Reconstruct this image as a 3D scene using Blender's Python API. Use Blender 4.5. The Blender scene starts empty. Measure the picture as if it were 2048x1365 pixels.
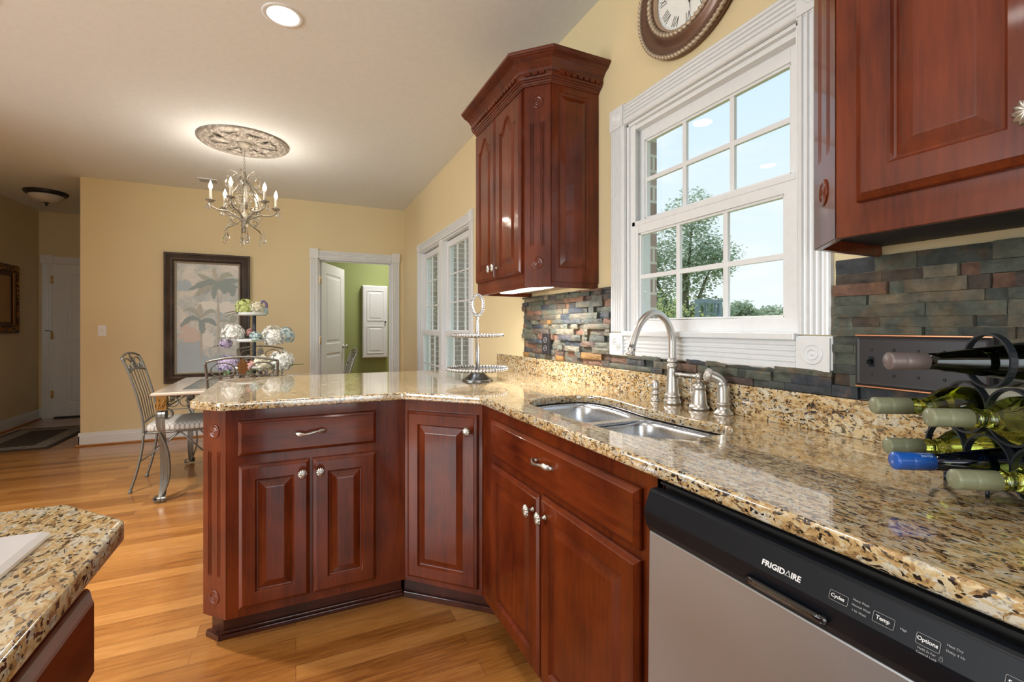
import bpy, bmesh, math, random
from mathutils import Vector, Matrix, noise as mnoise

# ------------------------------------------------------------------ camera, world, light, exposure
SC = bpy.context.scene
COL = SC.collection
cam_d = bpy.data.cameras.new('camera')
cam = bpy.data.objects.new('camera', cam_d)
COL.objects.link(cam)
cam.location = (0.0, 0.0, 1.21)
cam.rotation_euler = (math.pi / 2, 0, -math.radians(25.0))
cam_d.sensor_width = 36.0
cam_d.lens = 927.0 / 2048.0 * 36.0
cam_d.shift_y = -27.5 / 2048.0
cam_d.clip_start = 0.02
cam_d.clip_end = 500
SC.camera = cam
SC.view_settings.view_transform = 'Standard'
SC.view_settings.look = 'None'
SC.view_settings.exposure = 0.18
SC.view_settings.gamma = 1.0
SC.view_settings.use_curve_mapping = False
try:
    SC.cycles.use_denoising = True
    SC.cycles.max_bounces = 9
    SC.cycles.diffuse_bounces = 4
    SC.cycles.glossy_bounces = 4
    SC.cycles.transmission_bounces = 8
    SC.cycles.transparent_max_bounces = 12
    SC.cycles.caustics_reflective = False
    SC.cycles.caustics_refractive = False
    SC.cycles.sample_clamp_indirect = 6.0
    SC.cycles.use_adaptive_sampling = True
    SC.cycles.adaptive_threshold = 0.02
except Exception:
    pass


def build_world():
    w = bpy.data.worlds.new('sky')
    SC.world = w
    w.use_nodes = True
    nt = w.node_tree
    nt.nodes.clear()
    N = nt.nodes.new
    L = nt.links.new
    out = N('ShaderNodeOutputWorld')
    bg = N('ShaderNodeBackground')
    tc = N('ShaderNodeTexCoord')
    sep = N('ShaderNodeSeparateXYZ')
    L(tc.outputs['Generated'], sep.inputs[0])
    ramp = N('ShaderNodeValToRGB')
    e = ramp.color_ramp.elements
    e[0].position = 0.0
    e[0].color = (0.90, 0.98, 1.0, 1)
    e[1].position = 0.6
    e[1].color = (0.56, 0.80, 1.0, 1)
    x = ramp.color_ramp.elements.new(0.22)
    x.color = (0.78, 0.93, 1.0, 1)
    L(sep.outputs['Z'], ramp.inputs[0])
    mp = N('ShaderNodeMapping')
    mp.inputs['Scale'].default_value = (2.2, 2.2, 6.0)
    L(tc.outputs['Generated'], mp.inputs[0])
    nz = N('ShaderNodeTexNoise')
    nz.inputs['Scale'].default_value = 2.1
    nz.inputs['Detail'].default_value = 7
    nz.inputs['Roughness'].default_value = 0.55
    L(mp.outputs[0], nz.inputs['Vector'])
    r2 = N('ShaderNodeValToRGB')
    r2.color_ramp.elements[0].position = 0.52
    r2.color_ramp.elements[0].color = (0, 0, 0, 1)
    r2.color_ramp.elements[1].position = 0.72
    r2.color_ramp.elements[1].color = (0.75, 0.75, 0.75, 1)
    L(nz.outputs['Fac'], r2.inputs[0])
    mix = N('ShaderNodeMixRGB')
    mix.inputs[2].default_value = (0.97, 1.0, 1.0, 1)
    L(r2.outputs[0], mix.inputs[0])
    L(ramp.outputs[0], mix.inputs[1])
    L(mix.outputs[0], bg.inputs['Color'])
    bg.inputs['Strength'].default_value = 0.96
    L(bg.outputs[0], out.inputs[0])


build_world()


def lamp(name, kind, loc, energy, color=(1, 1, 1), rot=(0, 0, 0), **kw):
    d = bpy.data.lights.new(name, kind)
    d.energy = energy
    d.color = color
    for k, v in kw.items():
        setattr(d, k, v)
    o = bpy.data.objects.new(name, d)
    o.location = loc
    o.rotation_euler = rot
    COL.objects.link(o)
    return o


sun = lamp('sun', 'SUN', (0, 0, 20), 3.6, (1.0, 0.95, 0.86), (math.radians(38), 0, math.radians(155)), angle=0.02)
# added fill lamps at made-up, unseen openings behind and left of the camera
lamp('added_back_fill', 'AREA', (-0.2, -2.72, 1.15), 48, (0.88, 0.95, 1.0), (math.radians(90), 0, 0),
     shape='RECTANGLE', size=1.9, size_y=2.1)
lamp('added_left_fill', 'AREA', (-4.9, 0.75, 1.5), 165, (0.88, 0.95, 1.0), (0, -math.radians(90), 0),
     shape='RECTANGLE', size=1.7, size_y=2.9)

# ------------------------------------------------------------------ mesh helpers
R3 = Matrix.Rotation
I4 = Matrix.Identity(4)


class MB:
    """collects geometry in world coordinates and links it as one object"""

    def __init__(self, M=None):
        self.v = []
        self.f = []
        self.sm = []
        self.mi = []
        self.M = M or I4
        self.cur = 0

    def add(self, vs, fs, smooth=False):
        b = len(self.v)
        M = self.M
        self.v += [M @ Vector(p) for p in vs]
        for f in fs:
            self.f.append([i + b for i in f])
            self.sm.append(smooth)
            self.mi.append(self.cur)
        return self

    def box(self, x0, x1, y0, y1, z0, z1):
        if x0 > x1: x0, x1 = x1, x0
        if y0 > y1: y0, y1 = y1, y0
        if z0 > z1: z0, z1 = z1, z0
        vs = [(x0, y0, z0), (x1, y0, z0), (x1, y1, z0), (x0, y1, z0), (x0, y0, z1), (x1, y0, z1), (x1, y1, z1), (x0, y1, z1)]
        return self.add(vs, [(0, 3, 2, 1), (4, 5, 6, 7), (0, 1, 5, 4), (1, 2, 6, 5), (2, 3, 7, 6), (3, 0, 4, 7)])

    def prism(self, poly, z0, z1, smooth=False):
        """poly: CCW list of (x, y)"""
        n = len(poly)
        vs = [(x, y, z0) for x, y in poly] + [(x, y, z1) for x, y in poly]
        self.add(vs, [tuple(range(n - 1, -1, -1)), tuple(range(n, 2 * n))])
        b = [(i, (i + 1) % n, n + (i + 1) % n, n + i) for i in range(n)]
        return self.add(vs, b, smooth)

    def loops(self, loops, cap0=True, cap1=True, smooth=False, closed=True):
        """loft a list of equal-length closed loops of 3D points"""
        n = len(loops[0])
        vs = [p for l in loops for p in l]
        fs = []
        for k in range(len(loops) - 1):
            for i in range(n if closed else n - 1):
                j = (i + 1) % n
                fs.append((k * n + i, k * n + j, (k + 1) * n + j, (k + 1) * n + i))
        self.add(vs, fs, smooth)
        if cap0: self.add(loops[0], [tuple(range(n - 1, -1, -1))])
        if cap1: self.add(loops[-1], [tuple(range(n))])
        return self

    def lathe(self, prof, c=(0, 0, 0), axis='z', seg=24, smooth=True, cap=True):
        """prof: list of (r, h) along axis"""
        ls = []
        for r, h in prof:
            l = []
            for i in range(seg):
                a = 2 * math.pi * i / seg
                u, v = r * math.cos(a), r * math.sin(a)
                if axis == 'z':
                    p = (c[0] + u, c[1] + v, c[2] + h)
                elif axis == 'x':
                    p = (c[0] + h, c[1] + u, c[2] + v)
                else:
                    p = (c[0] + v, c[1] + h, c[2] + u)
                l.append(p)
            ls.append(l)
        return self.loops(ls, cap, cap, smooth)

    def tube(self, pts, r, seg=8, closed=False, smooth=True, cap=True, flat=None):
        """tube along pts; r a number or list; flat=(w,t) gives a strap section"""
        pts = [Vector(p) for p in pts]
        n = len(pts)
        rs = r if isinstance(r, (list, tuple)) else [r] * n
        ls = []
        up = None
        for i, p in enumerate(pts):
            if closed:
                t = pts[(i + 1) % n] - pts[i - 1]
            else:
                t = pts[min(i + 1, n - 1)] - pts[max(i - 1, 0)]
            if t.length < 1e-9: t = Vector((0, 0, 1))
            t.normalize()
            if up is None:
                up = Vector((0, 0, 1)) if abs(t.z) < 0.9 else Vector((1, 0, 0))
                if flat and len(flat) > 2: up = Vector(flat[2])
            if flat and len(flat) > 2:
                a = Vector(flat[2])
                a = (a - t * a.dot(t))
                if a.length < 1e-6: a = up
                a.normalize()
            else:
                a = up - t * up.dot(t)
                if a.length < 1e-6: a = t.orthogonal()
                a.normalize()
                up = a
            b = t.cross(a)
            l = []
            if flat:
                w, th = flat[0] * rs[i] / 2, flat[1] * rs[i] / 2
                for su, sv in ((1, 1), (-1, 1), (-1, -1), (1, -1)):
                    l.append(p + a * (w * su) + b * (th * sv))
            else:
                for k in range(seg):
                    q = 2 * math.pi * k / seg
                    l.append(p + (a * math.cos(q) + b * math.sin(q)) * rs[i])
            ls.append(l)
        if closed:
            ls.append(ls[0])
            return self.loops(ls, False, False, smooth and not flat)
        return self.loops(ls, cap, cap, smooth and not flat)

    def sphere(self, c, r, seg=12, rings=8, sc=(1, 1, 1)):
        ls = []
        for k in range(1, rings):
            a = math.pi * k / rings
            ls.append([(c[0] + sc[0] * r * math.sin(a) * math.cos(2 * math.pi * i / seg),
                        c[1] + sc[1] * r * math.sin(a) * math.sin(2 * math.pi * i / seg),
                        c[2] - sc[2] * r * math.cos(a)) for i in range(seg)])
        self.loops(ls, False, False, True)
        self.add([*ls[0], (c[0], c[1], c[2] - r * sc[2])], [((i + 1) % seg, i, seg) for i in range(seg)], True)
        self.add([*ls[-1], (c[0], c[1], c[2] + r * sc[2])], [(i, (i + 1) % seg, seg) for i in range(seg)], True)
        return self

    def quad(self, a, b, c, d):
        return self.add([a, b, c, d], [(0, 1, 2, 3)])


def obj(name, mb, mats, parent=None, bevel=0.0, label=None, segs=2, kind=None, fix=True, weld=True):
    me = bpy.data.meshes.new(name)
    inv = WM.get(parent.name, I4).inverted() if parent else I4
    vs = [inv @ p for p in mb.v]
    me.from_pydata([tuple(p) for p in vs], [], mb.f)
    if not isinstance(mats, (list, tuple)): mats = [mats]
    for m in mats: me.materials.append(m)
    for p, s, mi in zip(me.polygons, mb.sm, mb.mi):
        p.use_smooth = s
        p.material_index = mi
    if fix:
        bm = bmesh.new()
        bm.from_mesh(me)
        if weld: bmesh.ops.remove_doubles(bm, verts=bm.verts, dist=1e-5)
        bmesh.ops.recalc_face_normals(bm, faces=bm.faces)
        bm.to_mesh(me)
        bm.free()
    me.update()
    o = bpy.data.objects.new(name, me)
    COL.objects.link(o)
    if parent:
        o.parent = parent
        WM[o.name] = WM.get(parent.name, I4)
    if bevel > 0:
        md = o.modifiers.new('bevel', 'BEVEL')
        md.width = bevel
        md.segments = segs
        md.limit_method = 'ANGLE'
        md.angle_limit = math.radians(35)
        md.harden_normals = False
    if label: o['label'] = label
    if kind: o['kind'] = kind
    return o


WM = {}


def thing(name, label, cat, loc=(0, 0, 0), rz=0.0, group=None):
    o = bpy.data.objects.new(name, None)
    o.empty_display_size = 0.05
    COL.objects.link(o)
    o.location = loc
    o.rotation_euler = (0, 0, rz)
    WM[o.name] = Matrix.Translation(loc) @ R3(rz, 4, 'Z')
    o['label'] = label
    o['category'] = cat
    if group: o['group'] = group
    return o


def tag(o, label, cat, group=None):
    o['label'] = label
    o['category'] = cat
    if group: o['group'] = group
    return o


def struct_empty(name, loc=(0, 0, 0)):
    o = bpy.data.objects.new(name, None)
    COL.objects.link(o)
    o.location = loc
    WM[o.name] = Matrix.Translation(loc)
    o['kind'] = 'structure'
    return o


def dup(root, loc, rz=0.0, label=None, group=None, name=None):
    r = root.copy()
    if name: r.name = name
    COL.objects.link(r)
    r.location = loc
    r.rotation_euler = (0, 0, rz)
    WM[r.name] = Matrix.Translation(loc) @ R3(rz, 4, 'Z')
    if label: r['label'] = label
    if group: r['group'] = group

    def rec(a, b):
        for ch in list(a.children):
            c = ch.copy()
            COL.objects.link(c)
            c.parent = b
            rec(ch, c)
    rec(root, r)
    return r


def frame_mat(origin, u, v):
    """local x=u, y=v, z=u x v (outward normal)"""
    u = Vector(u).normalized()
    v = Vector(v).normalized()
    n = u.cross(v)
    M = Matrix((u, v, n)).transposed().to_4x4()
    M.translation = Vector(origin)
    return M


def spiral(c, r0, r1, a0, a1, n=16):
    return [(c[0] + (r0 + (r1 - r0) * i / (n - 1)) * math.cos(a0 + (a1 - a0) * i / (n - 1)),
             c[1] + (r0 + (r1 - r0) * i / (n - 1)) * math.sin(a0 + (a1 - a0) * i / (n - 1))) for i in range(n)]


def catmull(pts, k=6, closed=False):
    pts = [Vector(p) for p in pts]
    n = len(pts)
    out = []
    rng = range(n) if closed else range(n - 1)
    for i in rng:
        p0 = pts[(i - 1) % n] if closed or i > 0 else pts[0]
        p1 = pts[i]
        p2 = pts[(i + 1) % n]
        p3 = pts[(i + 2) % n] if closed or i + 2 < n else pts[-1]
        for j in range(k):
            t = j / k
            out.append(0.5 * ((2 * p1) + (-p0 + p2) * t + (2 * p0 - 5 * p1 + 4 * p2 - p3) * t * t + (-p0 + 3 * p1 - 3 * p2 + p3) * t ** 3))
    if not closed: out.append(pts[-1])
    return out


def text_obj(s, size, M, mat, parent, name='lettering', extrude=0.0003, align='LEFT', label=None, bold=0.0, bend=None, sx=1.0):
    c = bpy.data.curves.new('t', 'FONT')
    c.body = s
    c.size = size
    c.extrude = extrude
    c.offset = bold
    c.align_x = align
    c.resolution_u = 3
    t = bpy.data.objects.new('t', c)
    COL.objects.link(t)
    bpy.context.view_layer.update()
    me = bpy.data.meshes.new_from_object(t.evaluated_get(bpy.context.evaluated_depsgraph_get()))
    bpy.data.objects.remove(t)
    mb = MB(M)
    vs = []
    for v in me.vertices:
        p = Vector((v.co.x * sx, v.co.y, v.co.z))
        if bend: p = Vector(bend(p))
        vs.append(p)
    mb.add(vs, [tuple(p.vertices) for p in me.polygons])
    o = obj(name, mb, mat, parent, fix=False)
    if label: o['label'] = label
    bpy.data.meshes.remove(me)
    bpy.data.curves.remove(c)
    return o


# ------------------------------------------------------------------ materials
class NT:
    def __init__(self, name):
        self.m = bpy.data.materials.new(name)
        self.m.use_nodes = True
        self.t = self.m.node_tree
        self.p = self.t.nodes['Principled BSDF']

    def n(self, typ, **kw):
        nd = self.t.nodes.new(typ)
        for k, v in kw.items():
            if k.startswith('i_'):
                key = k[2:]
                key = int(key) if key.isdigit() else key.replace('_', ' ')
                nd.inputs[key].default_value = v
            else:
                setattr(nd, k, v)
        return nd

    def l(self, a, b):
        self.t.links.new(a, b)

    def ramp(self, stops, interp='LINEAR'):
        r = self.n('ShaderNodeValToRGB')
        cr = r.color_ramp
        cr.interpolation = interp
        while len(cr.elements) < len(stops): cr.elements.new(0.5)
        for e, (p, c) in zip(cr.elements, stops):
            e.position = p
            e.color = (*c, 1) if len(c) == 3 else c
        return r

    def coords(self, scale=(1, 1, 1), rot=(0, 0, 0), kind='Object'):
        tc = self.n('ShaderNodeTexCoord')
        mp = self.n('ShaderNodeMapping')
        mp.inputs['Scale'].default_value = scale
        mp.inputs['Rotation'].default_value = rot
        self.l(tc.outputs[kind], mp.inputs[0])
        return mp.outputs[0]

    def bump(self, h, strength=0.3, dist=0.002):
        b = self.n('ShaderNodeBump', i_Strength=strength, i_Distance=dist)
        self.l(h, b.inputs['Height'])
        self.l(b.outputs[0], self.p.inputs['Normal'])
        return b

    def set(self, **kw):
        for k, v in kw.items():
            self.p.inputs[k.replace('_', ' ')].default_value = v
        return self


def plain(name, col, rough=0.5, metal=0.0, coat=0.0, bump=0.0, bscale=40, **kw):
    t = NT(name)
    c = (*col, 1)
    # faint mottling keeps the surface procedural
    nz = t.n('ShaderNodeTexNoise', i_Scale=bscale, i_Detail=3.0)
    t.l(t.coords(), nz.inputs['Vector'])
    r = t.ramp([(0.3, tuple(x * 0.98 for x in col)), (0.7, tuple(min(1, x * 1.02) for x in col))])
    t.l(nz.outputs['Fac'], r.inputs[0])
    t.l(r.outputs[0], t.p.inputs['Base Color'])
    t.set(Roughness=rough, Metallic=metal, Coat_Weight=coat, Coat_Roughness=0.08)
    for k, v in kw.items(): t.p.inputs[k.replace('_', ' ')].default_value = v
    if bump: t.bump(nz.outputs['Fac'], bump, 0.001)
    return t.m


def wood(name, c0, c1, axis='z', rough=0.36, coat=0.36, grain=28.0):
    t = NT(name)
    sc = {'z': (1, 1, 0.09), 'x': (0.09, 1, 1), 'y': (1, 0.09, 1)}[axis]
    co = t.coords(sc)
    n1 = t.n('ShaderNodeTexNoise', i_Scale=grain, i_Detail=5.0, i_Distortion=0.6)
    n2 = t.n('ShaderNodeTexNoise', i_Scale=grain * 5, i_Detail=3.0)
    n3 = t.n('ShaderNodeTexNoise', i_Scale=5.0, i_Detail=2.0)
    t.l(co, n1.inputs['Vector'])
    t.l(co, n2.inputs['Vector'])
    t.l(t.coords(), n3.inputs['Vector'])
    a = t.n('ShaderNodeMath', operation='MULTIPLY', i_1=0.25)
    t.l(n2.outputs['Fac'], a.inputs[0])
    b = t.n('ShaderNodeMath', operation='MULTIPLY_ADD', i_1=0.34)
    t.l(n1.outputs['Fac'], b.inputs[0])
    t.l(a.outputs[0], b.inputs[2])
    d = t.n('ShaderNodeMath', operation='MULTIPLY_ADD', i_1=0.5)
    t.l(n3.outputs['Fac'], d.inputs[0])
    t.l(b.outputs[0], d.inputs[2])
    r = t.ramp([(0.40, c0), (0.68, c1)])
    t.l(d.outputs[0], r.inputs[0])
    t.l(r.outputs[0], t.p.inputs['Base Color'])
    t.set(Roughness=rough, Coat_Weight=coat, Coat_Roughness=0.07, Coat_IOR=1.6, Specular_IOR_Level=0.2)
    return t.m


CH0, CH1 = (0.060, 0.0075, 0.002), (0.168, 0.028, 0.0048)
M_cherry = wood('cherry_upright_grain', CH0, CH1, 'z')
M_cherry_x = wood('cherry_grain_along_x', CH0, CH1, 'x')
M_cherry_y = wood('cherry_grain_along_y', CH0, CH1, 'y')
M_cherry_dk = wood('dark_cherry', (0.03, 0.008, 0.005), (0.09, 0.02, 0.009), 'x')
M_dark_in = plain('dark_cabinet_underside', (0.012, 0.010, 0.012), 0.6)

M_white = plain('white_trim_paint', (0.75, 0.76, 0.77), 0.28, coat=0.25)
M_door_white = plain('white_door_paint', (0.78, 0.80, 0.82), 0.35)
M_vinyl = plain('white_vinyl_sash', (0.78, 0.79, 0.80), 0.3)
M_ceil = plain('flat_ceiling_paint', (0.80, 0.83, 0.86), 0.9)


def wall_paint(name, col):
    t = NT(name)
    nz = t.n('ShaderNodeTexNoise', i_Scale=160.0, i_Detail=2.0)
    n2 = t.n('ShaderNodeTexNoise', i_Scale=1.2, i_Detail=1.0)
    t.l(t.coords(), nz.inputs['Vector'])
    t.l(t.coords(), n2.inputs['Vector'])
    r = t.ramp([(0.3, tuple(c * 0.97 for c in col)), (0.7, tuple(c * 1.03 for c in col))])
    t.l(n2.outputs['Fac'], r.inputs[0])
    t.l(r.outputs[0], t.p.inputs['Base Color'])
    t.set(Roughness=0.6)
    t.bump(nz.outputs['Fac'], 0.06, 0.0005)
    return t.m


M_wall = wall_paint('golden_tan_wall_paint', (0.73, 0.60, 0.36))
M_green = wall_paint('lime_green_wall_paint', (0.34, 0.40, 0.145))


def granite(name, light=.86):
    t = NT(name)
    co = t.coords((1.0, 0.55, 0.9), (0, 0, math.radians(25)))
    n0 = t.n('ShaderNodeTexNoise', i_Scale=42.0, i_Detail=4.0)
    t.l(co, n0.inputs['Vector'])
    dis = t.n('ShaderNodeVectorMath', operation='MULTIPLY_ADD')
    dis.inputs[1].default_value = (0.026, 0.026, 0.026)
    t.l(n0.outputs['Color'], dis.inputs[0])
    t.l(co, dis.inputs[2])
    va = t.n('ShaderNodeTexVoronoi', i_Scale=130.0)
    vb = t.n('ShaderNodeTexVoronoi', i_Scale=300.0)
    t.l(dis.outputs[0], va.inputs['Vector'])
    t.l(dis.outputs[0], vb.inputs['Vector'])
    big = t.n('ShaderNodeTexNoise', i_Scale=11.0, i_Detail=4.0, i_Roughness=0.6)
    t.l(co, big.inputs['Vector'])
    sa = t.n('ShaderNodeSeparateColor')
    sb = t.n('ShaderNodeSeparateColor')
    t.l(va.outputs['Color'], sa.inputs[0])
    t.l(vb.outputs['Color'], sb.inputs[0])
    m1 = t.n('ShaderNodeMath', operation='MULTIPLY_ADD', i_1=0.36)
    t.l(sa.outputs[0], m1.inputs[0])
    fine = t.n('ShaderNodeTexNoise', i_Scale=62.0, i_Detail=5.0, i_Roughness=0.65, i_Distortion=0.8)
    t.l(co, fine.inputs['Vector'])
    m2b = t.n('ShaderNodeMath', operation='MULTIPLY', i_1=0.55)
    t.l(fine.outputs['Fac'], m2b.inputs[0])
    m2 = t.n('ShaderNodeMath', operation='MULTIPLY_ADD', i_1=0.34)
    t.l(big.outputs['Fac'], m2.inputs[0])
    t.l(m2b.outputs[0], m2.inputs[2])
    t.l(m2.outputs[0], m1.inputs[2])
    m3 = t.n('ShaderNodeMath', operation='MULTIPLY_ADD', i_1=0.16)
    t.l(sb.outputs[0], m3.inputs[0])
    t.l(m1.outputs[0], m3.inputs[2])
    L = light
    r = t.ramp([(0.430, (0.022 * L, 0.016 * L, 0.012 * L)), (0.495, (0.11 * L, 0.07 * L, 0.04 * L)), (0.555, (0.38 * L, 0.22 * L, 0.09 * L)),
                (0.640, (0.55 * L, 0.35 * L, 0.145 * L)), (0.715, (0.64 * L, 0.47 * L, 0.24 * L)),
                (0.80, (0.70 * L, 0.585 * L, 0.39 * L)), (0.865, (0.32 * L, 0.27 * L, 0.20 * L)), (0.905, (0.70 * L, 0.64 * L, 0.52 * L))])
    t.l(m3.outputs[0], r.inputs[0])
    # black mica specks
    ls = t.n('ShaderNodeMath', operation='LESS_THAN', i_1=0.13)
    t.l(sb.outputs[1], ls.inputs[0])
    mx = t.n('ShaderNodeMixRGB')
    mx.inputs[2].default_value = (0.025, 0.018, 0.014, 1)
    t.l(ls.outputs[0], mx.inputs[0])
    t.l(r.outputs[0], mx.inputs[1])
    t.l(mx.outputs[0], t.p.inputs['Base Color'])
    t.set(Roughness=0.16, Specular_IOR_Level=0.7, Coat_Weight=1.0, Coat_Roughness=0.03, Coat_IOR=1.75)
    return t.m


M_gran = granite('polished_gold_granite', .93)


def floor_mat():
    t = NT('oak_strip_floor')
    co = t.coords()
    br = t.n('ShaderNodeTexBrick', offset=0.37, offset_frequency=2, squash=1.0)
    br.inputs['Scale'].default_value = 1.0
    br.inputs['Brick Width'].default_value = 0.95
    br.inputs['Row Height'].default_value = 0.083
    br.inputs['Mortar Size'].default_value = 0.0008
    br.inputs['Mortar Smooth'].default_value = 0.2
    br.inputs['Color1'].default_value = (0, 0, 0, 1)
    br.inputs['Color2'].default_value = (1, 1, 1, 1)
    br.inputs['Mortar'].default_value = (0.5, 0.5, 0.5, 1)
    t.l(co, br.inputs['Vector'])
    # shift the grain from board to board
    add = t.n('ShaderNodeVectorMath', operation='MULTIPLY_ADD')
    add.inputs[1].default_value = (7.0, 3.0, 5.0)
    t.l(br.outputs['Color'], add.inputs[0])
    mp = t.n('ShaderNodeMapping')
    mp.inputs['Scale'].default_value = (0.9, 11.0, 1.0)
    t.l(co, add.inputs[2])
    t.l(add.outputs[0], mp.inputs[0])
    n1 = t.n('ShaderNodeTexNoise', i_Scale=5.0, i_Detail=6.0, i_Roughness=0.6, i_Distortion=1.2)
    t.l(mp.outputs[0], n1.inputs['Vector'])
    mp2 = t.n('ShaderNodeMapping')
    mp2.inputs['Scale'].default_value = (2.0, 60.0, 1.0)
    t.l(add.outputs[0], mp2.inputs[0])
    n2 = t.n('ShaderNodeTexNoise', i_Scale=4.0, i_Detail=3.0)
    t.l(mp2.outputs[0], n2.inputs['Vector'])
    r = t.ramp([(0.28, (0.17, 0.052, 0.008)), (0.45, (0.32, 0.120, 0.024)), (0.60, (0.41, 0.172, 0.040)), (0.78, (0.52, 0.250, 0.072))])
    s = t.n('ShaderNodeMath', operation='MULTIPLY_ADD', i_1=0.32)
    t.l(br.outputs['Color'], s.inputs[0])
    m = t.n('ShaderNodeMath', operation='MULTIPLY_ADD', i_1=0.62)
    t.l(n1.outputs['Fac'], m.inputs[0])
    m0 = t.n('ShaderNodeMath', operation='MULTIPLY', i_1=0.14)
    t.l(n2.outputs['Fac'], m0.inputs[0])
    t.l(m0.outputs[0], m.inputs[2])
    t.l(m.outputs[0], s.inputs[2])
    t.l(s.outputs[0], r.inputs[0])
    mx = t.n('ShaderNodeMixRGB')
    mx.inputs[2].default_value = (0.16, 0.06, 0.02, 1)
    t.l(br.outputs['Fac'], mx.inputs[0])
    t.l(r.outputs[0], mx.inputs[1])
    t.l(mx.outputs[0], t.p.inputs['Base Color'])
    t.set(Roughness=0.30, Coat_Weight=0.7, Coat_Roughness=0.10, Coat_IOR=1.5)
    inv = t.n('ShaderNodeMath', operation='SUBTRACT', i_0=1.0)
    t.l(br.outputs['Fac'], inv.inputs[1])
    t.bump(inv.outputs[0], 0.25, 0.0006)
    return t.m


M_floor = floor_mat()


def stone_mat():
    t = NT('stacked_slate')
    ge = t.n('ShaderNodeNewGeometry')
    r = t.ramp([(0.0, (0.075, 0.085, 0.075)), (0.16, (0.125, 0.135, 0.105)), (0.30, (0.055, 0.062, 0.07)), (0.40, (0.17, 0.155, 0.115)),
                (0.52, (0.09, 0.07, 0.055)), (0.62, (0.045, 0.055, 0.072)), (0.70, (0.20, 0.105, 0.07)), (0.80, (0.11, 0.12, 0.095)),
                (0.90, (0.27, 0.14, 0.04)), (0.93, (0.10, 0.065, 0.055)), (0.96, (0.23, 0.20, 0.14))], 'CONSTANT')
    t.l(ge.outputs['Random Per Island'], r.inputs[0])
    co = t.coords()
    n1 = t.n('ShaderNodeTexNoise', i_Scale=26.0, i_Detail=6.0, i_Roughness=0.65)
    n2 = t.n('ShaderNodeTexNoise', i_Scale=14.0, i_Detail=4.0, i_Distortion=1.0)
    t.l(co, n1.inputs['Vector'])
    t.l(co, n2.inputs['Vector'])
    r2 = t.ramp([(0.50, (0, 0, 0)), (0.66, (1, 1, 1))])
    t.l(n2.outputs['Fac'], r2.inputs[0])
    rust = t.n('ShaderNodeMixRGB')
    rust.inputs[2].default_value = (0.30, 0.15, 0.05, 1)
    f = t.n('ShaderNodeMath', operation='MULTIPLY', i_1=0.30)
    t.l(r2.outputs[0], f.inputs[0])
    t.l(f.outputs[0], rust.inputs[0])
    t.l(r.outputs[0], rust.inputs[1])
    mul = t.n('ShaderNodeMixRGB', blend_type='MULTIPLY', i_0=1.0)
    r3 = t.ramp([(0.3, (0.50, 0.50, 0.50)), (0.7, (1.15, 1.15, 1.15))])
    t.l(n1.outputs['Fac'], r3.inputs[0])
    t.l(rust.outputs[0], mul.inputs[1])
    t.l(r3.outputs[0], mul.inputs[2])
    t.l(mul.outputs[0], t.p.inputs['Base Color'])
    t.set(Roughness=0.62)
    n3 = t.n('ShaderNodeTexNoise', i_Scale=70.0, i_Detail=8.0, i_Roughness=0.7, i_Distortion=0.8)
    t.l(co, n3.inputs['Vector'])
    t.bump(n3.outputs['Fac'], 0.9, 0.006)
    return t.m


M_stone = stone_mat()


def brick_mat():
    t = NT('outside_brick')
    tc = t.n('ShaderNodeTexCoord')
    sp = t.n('ShaderNodeSeparateXYZ')
    t.l(tc.outputs['Object'], sp.inputs[0])
    ad = t.n('ShaderNodeMath', operation='ADD')
    t.l(sp.outputs['X'], ad.inputs[0])
    t.l(sp.outputs['Y'], ad.inputs[1])
    cb = t.n('ShaderNodeCombineXYZ')
    t.l(ad.outputs[0], cb.inputs['X'])
    t.l(sp.outputs['Z'], cb.inputs['Y'])
    br = t.n('ShaderNodeTexBrick')
    br.inputs['Scale'].default_value = 1.0
    br.inputs['Brick Width'].default_value = 0.21
    br.inputs['Row Height'].default_value = 0.068
    br.inputs['Mortar Size'].default_value = 0.006
    br.inputs['Color1'].default_value = (0.38, 0.27, 0.24, 1)  # brick and mortar lightened, haze and sun put into the colours
    br.inputs['Color2'].default_value = (0.52, 0.40, 0.37, 1)
    br.inputs['Mortar'].default_value = (0.72, 0.69, 0.66, 1)
    t.l(cb.outputs[0], br.inputs['Vector'])
    t.l(br.outputs['Color'], t.p.inputs['Base Color'])
    t.set(Roughness=0.85)
    return t.m


M_brick = brick_mat()


def metal(name, col, rough, aniso=0.0, brush=None):
    t = NT(name)
    t.set(Base_Color=(*col, 1), Metallic=1.0, Roughness=rough, Anisotropic=aniso)
    nz = t.n('ShaderNodeTexNoise', i_Scale=30.0, i_Detail=3.0)
    t.l(t.coords(brush or (1, 1, 1)), nz.inputs['Vector'])
    r = t.ramp([(0.2, (max(0.02, rough - 0.05),) * 3), (0.8, (rough + 0.06,) * 3)])
    t.l(nz.outputs['Fac'], r.inputs[0])
    t.l(r.outputs[0], t.p.inputs['Roughness'])
    return t.m


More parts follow.
